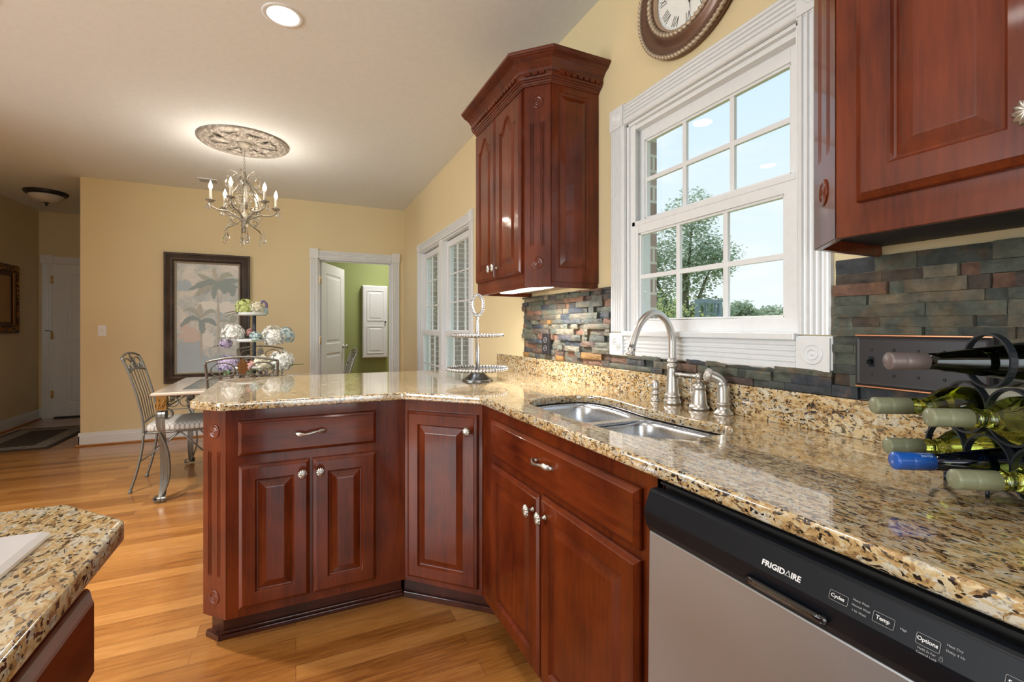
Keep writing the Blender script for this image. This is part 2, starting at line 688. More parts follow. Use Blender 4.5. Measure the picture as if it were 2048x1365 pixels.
M_nickel = metal('brushed_nickel', (0.56, 0.54, 0.51), 0.36)
M_steel = metal('brushed_steel', (0.42, 0.435, 0.46), 0.38, 0.0, (1, 1, 40))
M_steel.node_tree.nodes['Principled BSDF'].inputs['Metallic'].default_value = 0.6
M_sink = metal('satin_sink_steel', (0.60, 0.63, 0.68), 0.26, 0.0, (40, 40, 1))
M_pewter = metal('antique_pewter', (0.52, 0.50, 0.46), 0.36)
M_alum = metal('cast_aluminium', (0.50, 0.50, 0.51), 0.27)
M_brass = metal('brass', (0.75, 0.55, 0.25), 0.3)
M_iron = plain('grey_wrought_iron', (0.19, 0.185, 0.165), 0.38, metal=0.65)
M_bronze = metal('aged_bronze', (0.42, 0.24, 0.08), 0.42)
M_black_iron = plain('black_steel', (0.02, 0.025, 0.032), 0.35, metal=0.4)
M_orb = plain('oil_rubbed_bronze', (0.025, 0.022, 0.025), 0.38, metal=0.3)
M_copper = metal('copper_edge', (0.62, 0.30, 0.17), 0.3)
M_blackplastic = plain('black_plastic', (0.006, 0.008, 0.012), 0.38, Specular_IOR_Level=0.22)
M_blackrub = plain('black_void', (0.006, 0.006, 0.006), 0.7)
M_lettering = plain('white_print', (0.85, 0.85, 0.85), 0.5)
M_grey_print = plain('grey_print', (0.42, 0.42, 0.42), 0.5)


def glass(name, col=(1, 1, 1), rough=0.0, ior=1.45):
    t = NT(name)
    t.set(Base_Color=(*col, 1), Roughness=rough, IOR=ior, Transmission_Weight=1.0)
    return t.m


def pane_glass(name, tint=(1, 1, 1), refl=0.10):
    """thin window pane: lets light straight through and mirrors a little"""
    m = bpy.data.materials.new(name)
    m.use_nodes = True
    nt = m.node_tree
    nt.nodes.clear()
    o = nt.nodes.new('ShaderNodeOutputMaterial')
    tr = nt.nodes.new('ShaderNodeBsdfTransparent')
    tr.inputs[0].default_value = (*tint, 1)
    gl = nt.nodes.new('ShaderNodeBsdfGlossy')
    gl.inputs['Roughness'].default_value = 0.01
    fr = nt.nodes.new('ShaderNodeLayerWeight')
    fr.inputs['Blend'].default_value = 0.5
    pw = nt.nodes.new('ShaderNodeMath')
    pw.operation = 'POWER'
    pw.inputs[1].default_value = 5.0
    mul = nt.nodes.new('ShaderNodeMath')
    mul.operation = 'MULTIPLY_ADD'
    mul.inputs[1].default_value = 0.9
    mul.inputs[2].default_value = 0.05
    mx = nt.nodes.new('ShaderNodeMixShader')
    nt.links.new(fr.outputs['Facing'], pw.inputs[0])
    nt.links.new(pw.outputs[0], mul.inputs[0])
    nt.links.new(mul.outputs[0], mx.inputs[0])
    nt.links.new(tr.outputs[0], mx.inputs[1])
    nt.links.new(gl.outputs[0], mx.inputs[2])
    nt.links.new(mx.outputs[0], o.inputs[0])
    return m


M_pane = pane_glass('window_glass')
M_crystal = glass('cut_crystal', (1, 1, 1), 0.0, 1.5)
M_wine_green = glass('yellow_green_bottle_glass', (0.62, 0.72, 0.12), 0.0, 1.5)
M_wine_dark = glass('dark_bottle_glass', (0.02, 0.035, 0.02), 0.0, 1.5)
M_wine_blue = glass('blue_bottle_glass', (0.005, 0.02, 0.13), 0.0, 1.5)


def emis(name, col, strength):
    t = NT(name)
    t.set(Base_Color=(*col, 1), Emission_Color=(*col, 1), Emission_Strength=strength)
    return t.m


M_bulb = emis('candle_bulb_glow', (1.0, 0.88, 0.70), 30.0)
M_can = emis('ceiling_can_glow', (1.0, 0.96, 0.90), 14.0)
M_tube = emis('under_cabinet_tube_glow', (1.0, 0.98, 0.93), 9.0)

# ------------------------------------------------------------------ the room shell
H = 2.74
WX = 1.285          # inside face of the window wall
FY = 6.12           # inside face of the far wall


def struct(name, mb, mat, bevel=0.0, parent=None):
    o = obj(name, mb, mat, parent, bevel)
    if not parent: o['kind'] = 'structure'
    return o


struct('floor', MB().box(-5.0, WX, -2.8, 8.17, -0.05, 0.0).box(WX, 3.2, FY + 0.12, 7.92, -0.05, 0.0), M_floor)
struct('ceiling', MB().box(-5.1, 1.46, -2.9, 8.3, H, H + 0.12).box(1.46, 3.3, 6.12, 8.3, H, H + 0.12), M_ceil)

# window wall, with the sink window and the double dining window
SY0, SY1, SZ0, SZ1 = 0.84, 1.592, 1.19, 2.075
DY0, DY1, DZ0, DZ1 = 3.56, 5.225, 0.42, 2.06
w = MB()
xa, xb = WX, 1.40
for y0, y1, z0, z1 in ((-2.8, SY0, 0, H), (SY0, SY1, 0, SZ0), (SY0, SY1, SZ1, H), (SY1, DY0, 0, H), (DY0, DY1, 0, DZ0), (DY0, DY1, DZ1, H), (DY1, FY + 0.12, 0, H)):
    w.box(xa, xb, y0, y1, z0, z1)
struct('wall_right', w, M_wall)
w = MB()
for y0, y1, z0, z1 in ((-2.8, SY0 - .01, -1.5, 3.0), (SY0 - .01, SY1 + .01, -1.5, SZ0 - .02), (SY0 - .01, SY1 + .01, SZ1 + .01, 3.0), (SY1 + .01, DY0, -1.5, 3.0),
                       (DY0, DY1, -1.5, DZ0), (DY0, DY1, DZ1, 3.0), (DY1, 6.22, -1.5, 3.0)):
    w.box(1.40, 1.46, y0, y1, z0, z1)
w.box(1.46, 3.9, 6.16, 6.22, -1.5, 3.0)
struct('wall_outside_brick', w, M_brick)

# far wall with the doorway to the green room
GX0, GX1, GZ = 0.245, 1.135, 2.055
w = MB()
w.box(-1.985, GX0, FY, FY + 0.12, 0, H).box(GX0, GX1, FY, FY + 0.12, GZ, H).box(GX1, WX, FY, FY + 0.12, 0, H)
w.box(-1.985, -1.865, FY + 0.12, 8.17, 0, H)
struct('wall_far', w, M_wall)
struct('wall_green_room', MB().box(-1.865, 3.2, 7.9, 8.02, 0, H).box(3.2, 3.32, 6.2, 8.02, 0, H).box(-1.865, GX0 - .02, FY + .121, FY + .13, 0, H), M_green)
struct('wall_hall', MB().box(-3.19, -3.07, 3.4, 8.29, 0, H).box(-3.19, -1.865, 8.17, 8.29, 0, H).box(-5.0, -3.19, 3.4, 3.52, 0, H), M_wall)  # left hall wall lengthened out of view to block light
w = MB()
w.box(-5.12, -5.0, -2.92, -.75, 0, H).box(-5.12, -5.0, -.75, 2.25, 0, 0.6).box(-5.12, -5.0, -.75, 2.25, 2.4, H).box(-5.12, -5.0, 2.25, 3.52, 0, H)
struct('wall_left', w, M_wall)
w = MB()
w.box(-5.0, -1.2, -2.92, -2.8, 0, H).box(-1.2, 0.8, -2.92, -2.8, 2.2, H).box(0.8, 1.4, -2.92, -2.8, 0, H)
struct('wall_back', w, M_wall)

# baseboards with an oak shoe moulding below
bb = MB()


def base(mb, x0, y0, x1, y1, nx, ny, h=0.135, t=0.015):
    """baseboard against a wall from (x0,y0) to (x1,y1); (nx,ny) points into the room"""
    for hh, tt in ((h - 0.03, t), (h, t * 0.6)):
        mb.box(min(x0, x1, x0 + nx * tt, x1 + nx * tt), max(x0, x1, x0 + nx * tt, x1 + nx * tt),
               min(y0, y1, y0 + ny * tt, y1 + ny * tt), max(y0, y1, y0 + ny * tt, y1 + ny * tt), 0.0, hh)


base(bb, -2.0, FY, GX0 - .1, FY, 0, -1)
base(bb, GX1 + .1, FY, WX, FY, 0, -1)
struct('baseboard_far', bb, M_white, 0.003)
bb = MB()
base(bb, WX, 2.95, WX, FY, -1, 0)
struct('baseboard_right', bb, M_white, 0.003)
bb = MB()
base(bb, -3.07, 3.4, -3.07, 8.17, 1, 0)
base(bb, -1.985, FY + .12, -1.985, 8.17, -1, 0)
base(bb, -3.07, 8.17, -3.045, 8.17, 0, -1)
bb.box(-2.0, -1.985, FY - .015, FY + 0.12, 0, 0.12)
struct('baseboard_hall', bb, M_white, 0.003)
M_shoe = wood('oak_shoe', (0.40, 0.16, 0.05), (0.52, 0.24, 0.09), 'x', 0.4, 0.3)
sh = MB()
sh.box(-2.017, GX0 - .1, FY - .033, FY - .015, 0, 0.018).box(-3.055, -3.037, 3.4, 8.15, 0, 0.018).box(-2.017, -2.0, FY - .033, FY + .12, 0, 0.018)
sh.box(WX - .033, WX - .015, 2.95, FY - .02, 0, 0.018)
struct('trim_1', sh, M_shoe, 0.004)


def wall_mat(o, u, v):
    """like frame_mat but its local z always points into the room"""
    M = frame_mat(o, u, v)
    n = M.to_3x3() @ Vector((0, 0, 1))
    want = Vector((-1, 0, 0)) if abs(n.x) > .5 else Vector((0, -1, 0))
    return M if n.dot(want) > 0 else M @ Matrix.Scale(-1, 4, (0, 0, 1))


# ---- fluted casing pieces
def fluted(mb, M, L, W, T=0.018, n=4, smooth=True):
    """a fluted board, length along local x, width along local y, thickness to local z"""
    prof = [(0, 0), (0, T * .75), (W * .05, T * .95), (W * .10, T)]
    a, b = W * 0.14, W * 0.86
    pitch = (b - a) / n
    for i in range(n):
        c = a + pitch * (i + 0.5)
        hw = pitch * 0.36
        for k in range(7):
            q = math.pi * k / 6
            prof.append((c - hw * math.cos(q), T - 0.0075 * math.sin(q)))
    prof += [(W * .90, T), (W * .95, T * .95), (W, T * .75), (W, 0)]
    mb2 = MB(M)
    loops = [[(x, y, z) for y, z in prof] for x in (0, L)]
    mb2.loops(loops)
    mb.v += mb2.v if False else []
    off = len(mb.v)
    mb.v += mb2.v
    mb.f += [[i + off for i in f] for f in mb2.f]
    mb.sm += mb2.sm
    mb.mi += mb2.mi


def rosette(mb, M, S, T=0.026, rings=True, seg=32):
    """square corner block with turned bull's-eye rings, centred on the local origin"""
    b2 = MB(M)
    h = S / 2
    b2.box(-h, h, -h, h, 0, T * 0.55)
    b2.box(-h + .004, h - .004, -h + .004, h - .004, T * 0.55, T * .8)
    R = S * 0.34
    prof = [(R, T * .8), (R * 1.0, T * .62), (R * .93, T * .58), (R * .86, T * .80), (R * .78, T * .95), (R * .70, T * .82), (R * .64, T * .62),
            (R * .56, T * .60), (R * .50, T * .80), (R * .42, T * 1.0), (R * .34, T * .84), (R * .28, T * .66), (R * .20, T * .78), (R * .10, T * .92), (0.0005, T * .95)]
    b2.lathe([(r, z) for r, z in prof], (0, 0, 0), 'z', seg, True, False)
    # square face with a round hole around the rings
    sq = []
    for i in range(seg):
        a = 2 * math.pi * i / seg
        k = (h - .004) / max(abs(math.cos(a)), abs(math.sin(a)))
        sq.append((k * math.cos(a), k * math.sin(a), T * .8 + .0002))
    ci = [(R * math.cos(2 * math.pi * i / seg), R * math.sin(2 * math.pi * i / seg), T * .8 + .0002) for i in range(seg)]
    b2.loops([sq, ci], False, False)
    off = len(mb.v)
    mb.v += b2.v
    mb.f += [[i + off for i in f] for f in b2.f]
    mb.sm += b2.sm
    mb.mi += b2.mi


def sash(mb, y0, y1, z0, z1, x, t=0.035, st=0.045, rails=(0.045, 0.045), nv=2, nh=1, mw=0.018):
    """sash frame in the plane x (its middle); returns nothing; rails=(bottom, top)"""
    mb.box(x - t / 2, x + t / 2, y0, y0 + st, z0, z1).box(x - t / 2, x + t / 2, y1 - st, y1, z0, z1)
    mb.box(x - t / 2, x + t / 2, y0 + st, y1 - st, z0, z0 + rails[0]).box(x - t / 2, x + t / 2, y0 + st, y1 - st, z1 - rails[1], z1)
    gy0, gy1, gz0, gz1 = y0 + st, y1 - st, z0 + rails[0], z1 - rails[1]
    # glazing bead
    for a, b, c, d in ((gy0, gy0 + .008, gz0, gz1), (gy1 - .008, gy1, gz0, gz1), (gy0, gy1, gz0, gz0 + .008), (gy0, gy1, gz1 - .008, gz1)):
        mb.box(x - t / 2 + .007, x + t / 2 - .007, a, b, c, d)
    for i in range(nv):
        yy = gy0 + (gy1 - gy0) * (i + 1) / (nv + 1)
        mb.box(x - .007, x + .007, yy - mw / 2, yy + mw / 2, gz0, gz1)
    for i in range(nh):
        zz = gz0 + (gz1 - gz0) * (i + 1) / (nh + 1)
        mb.box(x - .0065, x + .0065, gy0, gy1, zz - mw / 2, zz + mw / 2)


def pane(name, y0, y1, z0, z1, x, parent):
    return obj(name, MB().add([(x, y0, z0), (x, y1, z0), (x, y1, z1), (x, y0, z1)], [(0, 1, 2, 3)]), M_pane, parent, fix=False)


# ---- sink window (window_1)
W1 = struct_empty('window_1', (WX, (SY0 + SY1) / 2, SZ0))
f = MB()
# jamb liner
f.box(WX, 1.405, SY0 - .012, SY0 + .012, SZ0, SZ1).box(WX, 1.405, SY1 - .012, SY1 + .012, SZ0, SZ1)
f.box(WX, 1.405, SY0, SY1, SZ1 - .012, SZ1 + .012)
f.box(1.30, 1.355, SY0 + .012, SY0 + .022, SZ0, SZ1).box(1.30, 1.355, SY1 - .022, SY1 - .012, SZ0, SZ1)
f.box(1.296, 1.302, SY1 - .04, SY1 - .012, SZ0, SZ1)
f.box(1.30, 1.37, SY0 + .012, SY1 - .012, SZ1 - .03, SZ1 - .012)
obj('window_frame', f, M_vinyl, W1, 0.0015)
f = MB()
sash(f, SY0 + .02, SY1 - .02, 1.632, 2.045, 1.347, 0.032, 0.037, (0.034, 0.046), 2, 1)
us = obj('upper_sash', f, M_vinyl, W1, 0.0015)
pane('glass_pane', SY0 + .055, SY1 - .055, 1.66, 2.0, 1.3475, us)
f = MB()
sash(f, SY0 + .012, SY1 - .012, 1.192, 1.655, 1.315, 0.032, 0.044, (0.046, 0.052), 2, 1)
f.box(1.296, 1.304, SY0 + .02, SY1 - .02, 1.636, 1.655)
lsash = obj('lower_sash', f, M_vinyl, W1, 0.0015)
pane('glass_pane', SY0 + .055, SY1 - .055, 1.245, 1.604, 1.3155, lsash)
f = MB()
f.box(WX - .03, 1.40, SY0 - .002, SY1 + .002, SZ0 - .016, SZ0 + .004)
obj('window_sill', f, M_white, W1, 0.003)
f = MB()
CW = 0.090
fluted(f, wall_mat((WX, SY1 + .002, SZ0), (0, 0, 1), (0, 1, 0)) , SZ1 - SZ0, CW)
fluted(f, wall_mat((WX, SY0 - .002 - CW, SZ0), (0, 0, 1), (0, 1, 0)) , SZ1 - SZ0, CW)
fluted(f, wall_mat((WX, SY0, SZ1 + .001), (0, 1, 0), (0, 0, 1)) , SY1 - SY0, CW - .004)
fluted(f, wall_mat((WX, SY0, SZ0 - .016 - CW + .004), (0, 1, 0), (0, 0, 1)) , SY1 - SY0, CW - .004)
for yy in (SY0 - .048, SY1 + .048):
    for zz in (SZ1 + .044, SZ0 - .053):
        rosette(f, frame_mat((WX, yy, zz), (0, -1, 0), (0, 0, 1)), 0.098, 0.026)
obj('window_casing', f, M_white, W1)

# ---- dining window (window_2): two double-hung units
W2 = struct_empty('window_2', (WX, 4.39, DZ0))
f = MB()
f.box(WX, 1.405, DY0 - .012, DY0 + .012, DZ0, DZ1).box(WX, 1.405, DY1 - .012, DY1 + .012, DZ0, DZ1)
f.box(WX, 1.405, DY0, DY1, DZ1 - .012, DZ1 + .012).box(WX - .03, 1.405, DY0, DY1, DZ0 - .02, DZ0 + .004)
MID = (DY0 + DY1) / 2
f.box(WX - .012, 1.40, MID - .045, MID + .045, DZ0, DZ1)
obj('window_frame', f, M_vinyl, W2, 0.002)
for (a, b) in ((DY0 + .012, MID - .045), (MID + .045, DY1 - .012)):
    f = MB()
    sash(f, a, b, 1.135, DZ1 - .02, 1.347, 0.032, 0.055, (0.04, 0.055), 2, 2, 0.014)
    s_ = obj('upper_sash', f, M_vinyl, W2, 0.0015)
    pane('glass_pane', a + .05, b - .05, 1.17, DZ1 - .07, 1.3475, s_)
    f = MB()
    sash(f, a, b, DZ0 + .005, 1.175, 1.313, 0.032, 0.055, (0.07, 0.045), 2, 1, 0.014)
    s_ = obj('lower_sash', f, M_vinyl, W2, 0.0015)
    pane('glass_pane', a + .05, b - .05, DZ0 + .07, 1.135, 1.3135, s_)
f = MB()
FL = Matrix.Scale(-1, 4, (0, 0, 1))
fluted(f, wall_mat((WX, DY1 + .002, DZ0), (0, 0, 1), (0, 1, 0)), DZ1 - DZ0, CW)
fluted(f, wall_mat((WX, DY0 - .002 - CW, DZ0), (0, 0, 1), (0, 1, 0)), DZ1 - DZ0, CW)
fluted(f, wall_mat((WX, DY0, DZ1 + .001), (0, 1, 0), (0, 0, 1)), DY1 - DY0, CW - .004)
fluted(f, wall_mat((WX, DY0, DZ0 - .016 - CW), (0, 1, 0), (0, 0, 1)), DY1 - DY0, CW - .004)
for yy in (DY0 - .048, DY1 + .048):
    for zz in (DZ1 + .048, DZ0 - .06):
        rosette(f, frame_mat((WX, yy, zz), (0, -1, 0), (0, 0, 1)), 0.10, 0.026)
obj('window_casing', f, M_white, W2)

# ---- doorway to the green room (door_1)
D1 = struct_empty('door_1', (GX0, FY, 0))
f = MB()
f.box(GX0 - .003, GX0 + .016, FY - .002, FY + .135, 0, GZ).box(GX1 - .016, GX1 + .003, FY - .002, FY + .135, 0, GZ).box(GX0, GX1, FY - .002, FY + .135, GZ - .016, GZ + .003)
f.box(GX0 + .016, GX0 + .028, FY + .07, FY + .085, 0, GZ - .016).box(GX0, GX1, FY + .07, FY + .085, GZ - .028, GZ - .016).box(GX1 - .028, GX1 - .016, FY + .07, FY + .085, 0, GZ)
obj('door_frame', f, M_white, D1, 0.002)
f = MB()
fluted(f, wall_mat((GX0 - .092, FY, 0.0), (0, 0, 1), (1, 0, 0)), GZ, 0.092)
fluted(f, wall_mat((GX1, FY, 0.0), (0, 0, 1), (1, 0, 0)), GZ, 0.092)
fluted(f, wall_mat((GX0, FY, GZ + .092), (1, 0, 0), (0, 0, -1)) , GX1 - GX0, 0.090)
for xx in (GX0 - .046, GX1 + .046):
    f.box(xx - .05, xx + .05, FY - .026, FY, GZ - .003, GZ + .112)
    f.box(xx - .05, xx + .05, FY - .026, FY, 0, .16)
obj('door_casing', f, M_white, D1, 0.0015)


def panel_door(W, Hh, T, M, knob_side=1):
    """moulded two-column door leaf: local x from hinge, y up, z thickness; panels sunk on both faces"""
    mb = MB(M)
    st = 0.115
    rows = [(0.16, 0.86), (0.98, Hh - 0.13)]
    cols = [(st + .03, W - st - .03)]
    xs = sorted(set([0, W] + [c for p in cols for c in p]))
    ys = sorted(set([0, Hh] + [c for p in rows for c in p]))
    for side in (0, 1):
        zf = T / 2 if side == 0 else -T / 2
        for i in range(len(xs) - 1):
            for j in range(len(ys) - 1):
                x0, x1, y0, y1 = xs[i], xs[i + 1], ys[j], ys[j + 1]
                if (x0, x1) in cols and (y0, y1) in rows:
                    lp = []
                    for ins, dz in ((0, 0), (0.012, -.008), (0.035, -.008), (0.055, -.002)):
                        z = zf + (dz if side == 0 else -dz)
                        lp.append([(x0 + ins, y0 + ins, z), (x1 - ins, y0 + ins, z), (x1 - ins, y1 - ins, z), (x0 + ins, y1 - ins, z)])
                    mb.loops(lp, False, True)
                else:
                    mb.add([(x0, y0, zf), (x1, y0, zf), (x1, y1, zf), (x0, y1, zf)], [(0, 1, 2, 3)])
    mb.add([(0, 0, -T / 2), (W, 0, -T / 2), (W, Hh, -T / 2), (0, Hh, -T / 2), (0, 0, T / 2), (W, 0, T / 2), (W, Hh, T / 2), (0, Hh, T / 2)],
           [(0, 1, 5, 4), (1, 2, 6, 5), (2, 3, 7, 6), (3, 0, 4, 7)])
    return mb


ang = math.radians(66.4)
hx, hy = GX0 + .03, FY + .10
Md = frame_mat((hx, hy, 0.012), (math.cos(ang), math.sin(ang), 0), (0, 0, 1))
leaf = obj('door_leaf', panel_door(0.835, 2.015, 0.035, Md), M_door_white, D1, 0.001)
kb = MB(Md)
for s in (1, -1):
    kb2 = [(0.026, 0.0), (0.026, 0.006), (0.011, 0.01), (0.010, 0.03), (0.02, 0.036), (0.027, 0.048), (0.024, 0.06), (0.012, 0.067), (0.001, 0.068)]
    M0 = kb.M
    kb.M = Md @ Matrix.Translation((0.775, 0.93, s * 0.0175)) @ (I4 if s > 0 else Matrix.Scale(-1, 4, (0, 0, 1)))
    kb.lathe(kb2, seg=16)
    kb.M = M0
obj('door_handle', kb, M_nickel, D1)
for zz in (0.25, 1.05, 1.80):
    h_ = MB()
    h_.box(GX0 + .014, GX0 + .03, FY + .066, FY + .10, zz - .045, zz + .045)
    h_.lathe([(0.006, -.048), (0.006, .048)], (GX0 + .03, FY + .07, zz), 'z', 10)
    obj('door_hinge', h_, M_brass, D1)

# ---- hall door (door_2)
D2 = struct_empty('door_2', (-2.92, 8.17, 0))
f = MB()
fluted(f, wall_mat((-3.04, 8.17, 0.0), (0, 0, 1), (1, 0, 0)), 2.06, 0.105)
fluted(f, wall_mat((-2.025, 8.17, 0.0), (0, 0, 1), (1, 0, 0)), 2.06, 0.035)
f.box(-2.93, -1.99, 8.148, 8.17, 2.055, 2.15)
f.box(-3.05, -2.925, 8.142, 8.17, 2.055, 2.165)
f.box(-2.936, -2.925, 8.155, 8.17, 0, 2.06)
obj('door_casing', f, M_white, D2, 0.0015)
Mh = frame_mat((-2.925, 8.165, 0.02), (1, 0, 0), (0, 0, 1))
obj('door_leaf', panel_door(0.87, 2.03, 0.03, Mh @ Matrix.Translation((0, 0, -.005))), M_door_white, D2, 0.001)
for zz in (0.32, 1.10, 1.84):
    h_ = MB().lathe([(0.007, -.05), (0.007, .05)], (-2.93, 8.14, zz), 'z', 10)
    h_.box(-2.945, -2.915, 8.143, 8.147, zz - .05, zz + .05)
    obj('door_hinge', h_, M_brass, D2)
h_ = MB().tube([(-2.93, 8.14, 1.16), (-2.96, 8.10, 1.165), (-2.985, 8.10, 1.165)], 0.004, 6).box(-2.90, -2.0, 8.12, 8.17, 0.0, 0.018)
obj('door_stop_and_threshold', h_, M_orb, D2)

# ------------------------------------------------------------------ kitchen cabinets
def door_loop(x0, x1, y0, y1, ins, z, arch=0.0, n=14):
    a, b, c, d = x0 + ins, x1 - ins, y0 + ins, y1 - ins
    pts = [(a, c, z), (b, c, z)]
    m = (a + b) / 2
    hw = (b - a) / 2
    for i in range(n + 1):
        x = b + (a - b) * i / n
        t = (x - m) / hw
        drop = 0.0
        if arch:
            # cathedral top: flat shoulders rising to a rounded point
            tt = min(1.0, abs(t) / 0.86)
            drop = arch * (1 - math.cos(tt * math.pi)) / 2
        pts.append((x, d - drop, z))
    return pts


def raised_panel(mb, M, x0, x1, y0, y1, T=0.020, st=0.055, arch=0.0, z0=0.0):
    """one raised-panel door or drawer front in the local frame M, back at z0"""
    b = MB(M)
    L = lambda ins, z, ar=0.0: door_loop(x0, x1, y0, y1, ins, z0 + z, ar)
    lp = [L(0, 0), L(0, T * .45), L(.002, T * .62), L(.011, T * .90), L(.013, T)]
    if st > 0:
        lp += [L(st, T, arch), L(st + .003, T - .004, arch), L(st + .006, T - .009, arch), L(st + .010, T - .0095, arch),
               L(st + .034, T - .0015, arch), L(st + .037, T - .001, arch)]
    b.loops(lp)
    mb.v_off = len(mb.v)
    off = len(mb.v)
    mb.v += b.v
    mb.f += [[i + off for i in f] for f in b.f]
    mb.sm += b.sm
    mb.mi += b.mi


def cab_door(parent, M, x0, x1, y0, y1, mat=None, arch=0.0, st=0.055, name='door'):
    mb = MB()
    raised_panel(mb, M, x0, x1, y0, y1, arch=arch, st=st)
    return obj(name, mb, mat or M_cherry, parent, fix=True)


def knob(parent, M, x, y, z):
    """shell-fluted pewter knob standing off a door face; z is the face"""
    mb = MB(M @ Matrix.Translation((x, y, z)))
    mb.lathe([(0.008, 0), (0.008, 0.002), (0.0045, 0.004), (0.0045, 0.019), (0.008, 0.022)], seg=12)
    seg = 48
    ls = []
    for r, h in ((0.006, 0.020), (0.013, 0.022), (0.0165, 0.025), (0.0165, 0.027), (0.0135, 0.0305), (0.008, 0.0335), (0.002, 0.0345)):
        l = []
        for i in range(seg):
            a = 2 * math.pi * i / seg
            k = 1 + 0.09 * (r / 0.0165) * math.cos(12 * a)
            dz = 0.0012 * (r / 0.0165) * math.cos(12 * a)
            l.append((r * k * math.cos(a), r * k * math.sin(a) * 1.12, h + (dz if h > .026 else 0)))
        ls.append(l)
    mb.loops(ls, True, True, True)
    return obj('knob', mb, M_pewter, parent)


def pull(parent, M, x, y, z, W=0.115):
    """leafy bow pull with a twisted middle"""
    mb = MB(M @ Matrix.Translation((x, y, z)))
    h = W / 2
    n = 33
    ls = []
    for i in range(n):
        t = -1 + 2 * i / (n - 1)
        zz = 0.004 + 0.024 * (1 - t * t) ** 0.6 if abs(t) < 1 else 0.004
        at = abs(t)
        w = 0.0045 + (0.0052 * math.sin((at - .42) / .58 * math.pi) ** 1 if at > .42 else 0.0) + (0.0012 * math.sin(t * 44) if at < .45 else 0.0009 * math.sin(t * 60))
        th = 0.0042
        yy = 0.004 * math.sin(t * 3.0)
        l = []
        for k in range(10):
            a = 2 * math.pi * k / 10
            l.append((t * h, yy + w * math.sin(a), zz + th * math.cos(a)))
        ls.append(l)
    mb.loops(ls, True, True, True)
    for s in (-1, 1):
        mb.lathe([(0.005, -0.001), (0.005, 0.010)], (s * h * .72, 0, 0), 'z', 8)
    return obj('pull_handle', mb, M_pewter, parent)


def bullseye(mb, M, R, T=0.008, seg=28):
    R, T = R * .92, .0034
    b = MB(M)
    b.lathe([(R, 0), (R, T * .5), (R * .92, T * .9), (R * .82, T), (R * .72, T * .8), (R * .64, T * .35), (R * .52, T * .3), (R * .42, T * .75), (R * .34, T * .85),
             (R * .26, T * .5), (R * .2, T * .45), (R * .13, T * .9), (0.0006, T)], seg=seg)
    off = len(mb.v)
    mb.v += b.v
    mb.f += [[i + off for i in f] for f in b.f]
    mb.sm += b.sm
    mb.mi += b.mi


def reeded_panel(mb, M, W, y0, y1, ry0, ry1, T=0.001, groups=2, per=3):
    """flat chamfer board with two groups of stopped reeds between ry0 and ry1 and bull's-eyes above and below"""
    b = MB(M)
    # board surface with real grooves: columns across the width
    gw = W * 0.17
    cs = [W * 0.30, W * 0.70]
    xs = [0.0]
    zs = [0.0]
    for c in cs:
        for i in range(per):
            q = c - gw / 2 + gw * (i + .5) / per
            hw = gw / per * 0.42
            xs += [q - hw, q - hw * .3, q + hw * .3, q + hw]
            zs += [0, -.0055, -.0055, 0]
    xs.append(W)
    zs.append(0)
    rows = [(y0, 0), (ry0, 0), (ry0 + .03, 1), (ry1 - .03, 1), (ry1, 0), (y1, 0)]
    vs = [(x, y, z * k) for (y, k) in rows for x, z in zip(xs, zs)]
    n = len(xs)
    fs = [(r * n + i, r * n + i + 1, (r + 1) * n + i + 1, (r + 1) * n + i) for r in range(len(rows) - 1) for i in range(n - 1)]
    b.add(vs, fs)
    off = len(mb.v)
    mb.v += b.v
    mb.f += [[i + off for i in f] for f in b.f]
    mb.sm += b.sm
    mb.mi += b.mi


S2 = math.sqrt(0.5)

# ---- peninsula base cabinet
PY = 2.025
T_ = thing('peninsula_cabinet', 'long cherry base cabinet of the peninsula with one drawer over two doors', 'cabinet', (0.05, 2.3, 0))
b = MB().prism([(-.32, 2.109), (-.237, PY), (.43, PY), (.43, 2.62), (-.32, 2.62)], 0.112, 0.902)
obj('body', b, M_cherry, T_)
b = MB().prism([(-.30, 2.165), (-.255, 2.108), (.43, 2.108), (.43, 2.60), (-.30, 2.60)], 0.0, 0.112)
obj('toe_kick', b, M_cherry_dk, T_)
b = MB()
for (x0, x1, y0, y1) in ((-.27, .43, 2.086, 2.108),):
    b.prism([(-.262, 2.108), (-.266, 2.092), (.437, 2.092), (.437, 2.108)], 0, .018)
    b.prism([(-.262, 2.108), (-.264, 2.099), (.434, 2.099), (.434, 2.108)], .018, .030)
b.prism([(-.318, 2.165), (-.320, 2.150), (-.27, 2.088), (-.25, 2.108), (-.30, 2.168)], 0, .02)
obj('shoe_moulding', b, M_cherry_dk, T_, 0.003)
Mp = frame_mat((0, PY, 0), (1, 0, 0), (0, 0, 1))      # outward normal -Y
dr = cab_door(T_, Mp, -.198, .307, .723, .859, M_cherry_x, st=0, name='drawer')
pull(dr, Mp, 0.055, .795, 0.020)
d = cab_door(T_, Mp, -.196, .050, .147, .687)
knob(d, Mp, 0.024, .637, 0.020)
d = cab_door(T_, Mp, .061, .307, .147, .687)
knob(d, Mp, 0.089, .637, 0.020)
Mc = frame_mat((-.32 - .002 * S2, 2.109 - .002 * S2, 0), (S2, -S2, 0), (0, 0, 1))
cl = math.hypot(.083, .084)
b = MB()
reeded_panel(b, Mc, cl, .113, .90, .262, .742)
obj('fluted_corner', b, M_cherry, T_, fix=False)
for zz in (0.187, 0.815):
    b = MB()
    bullseye(b, Mc @ Matrix.Translation((cl / 2, zz, 0)), 0.030)
    obj('bullseye_rosette', b, M_cherry, T_)

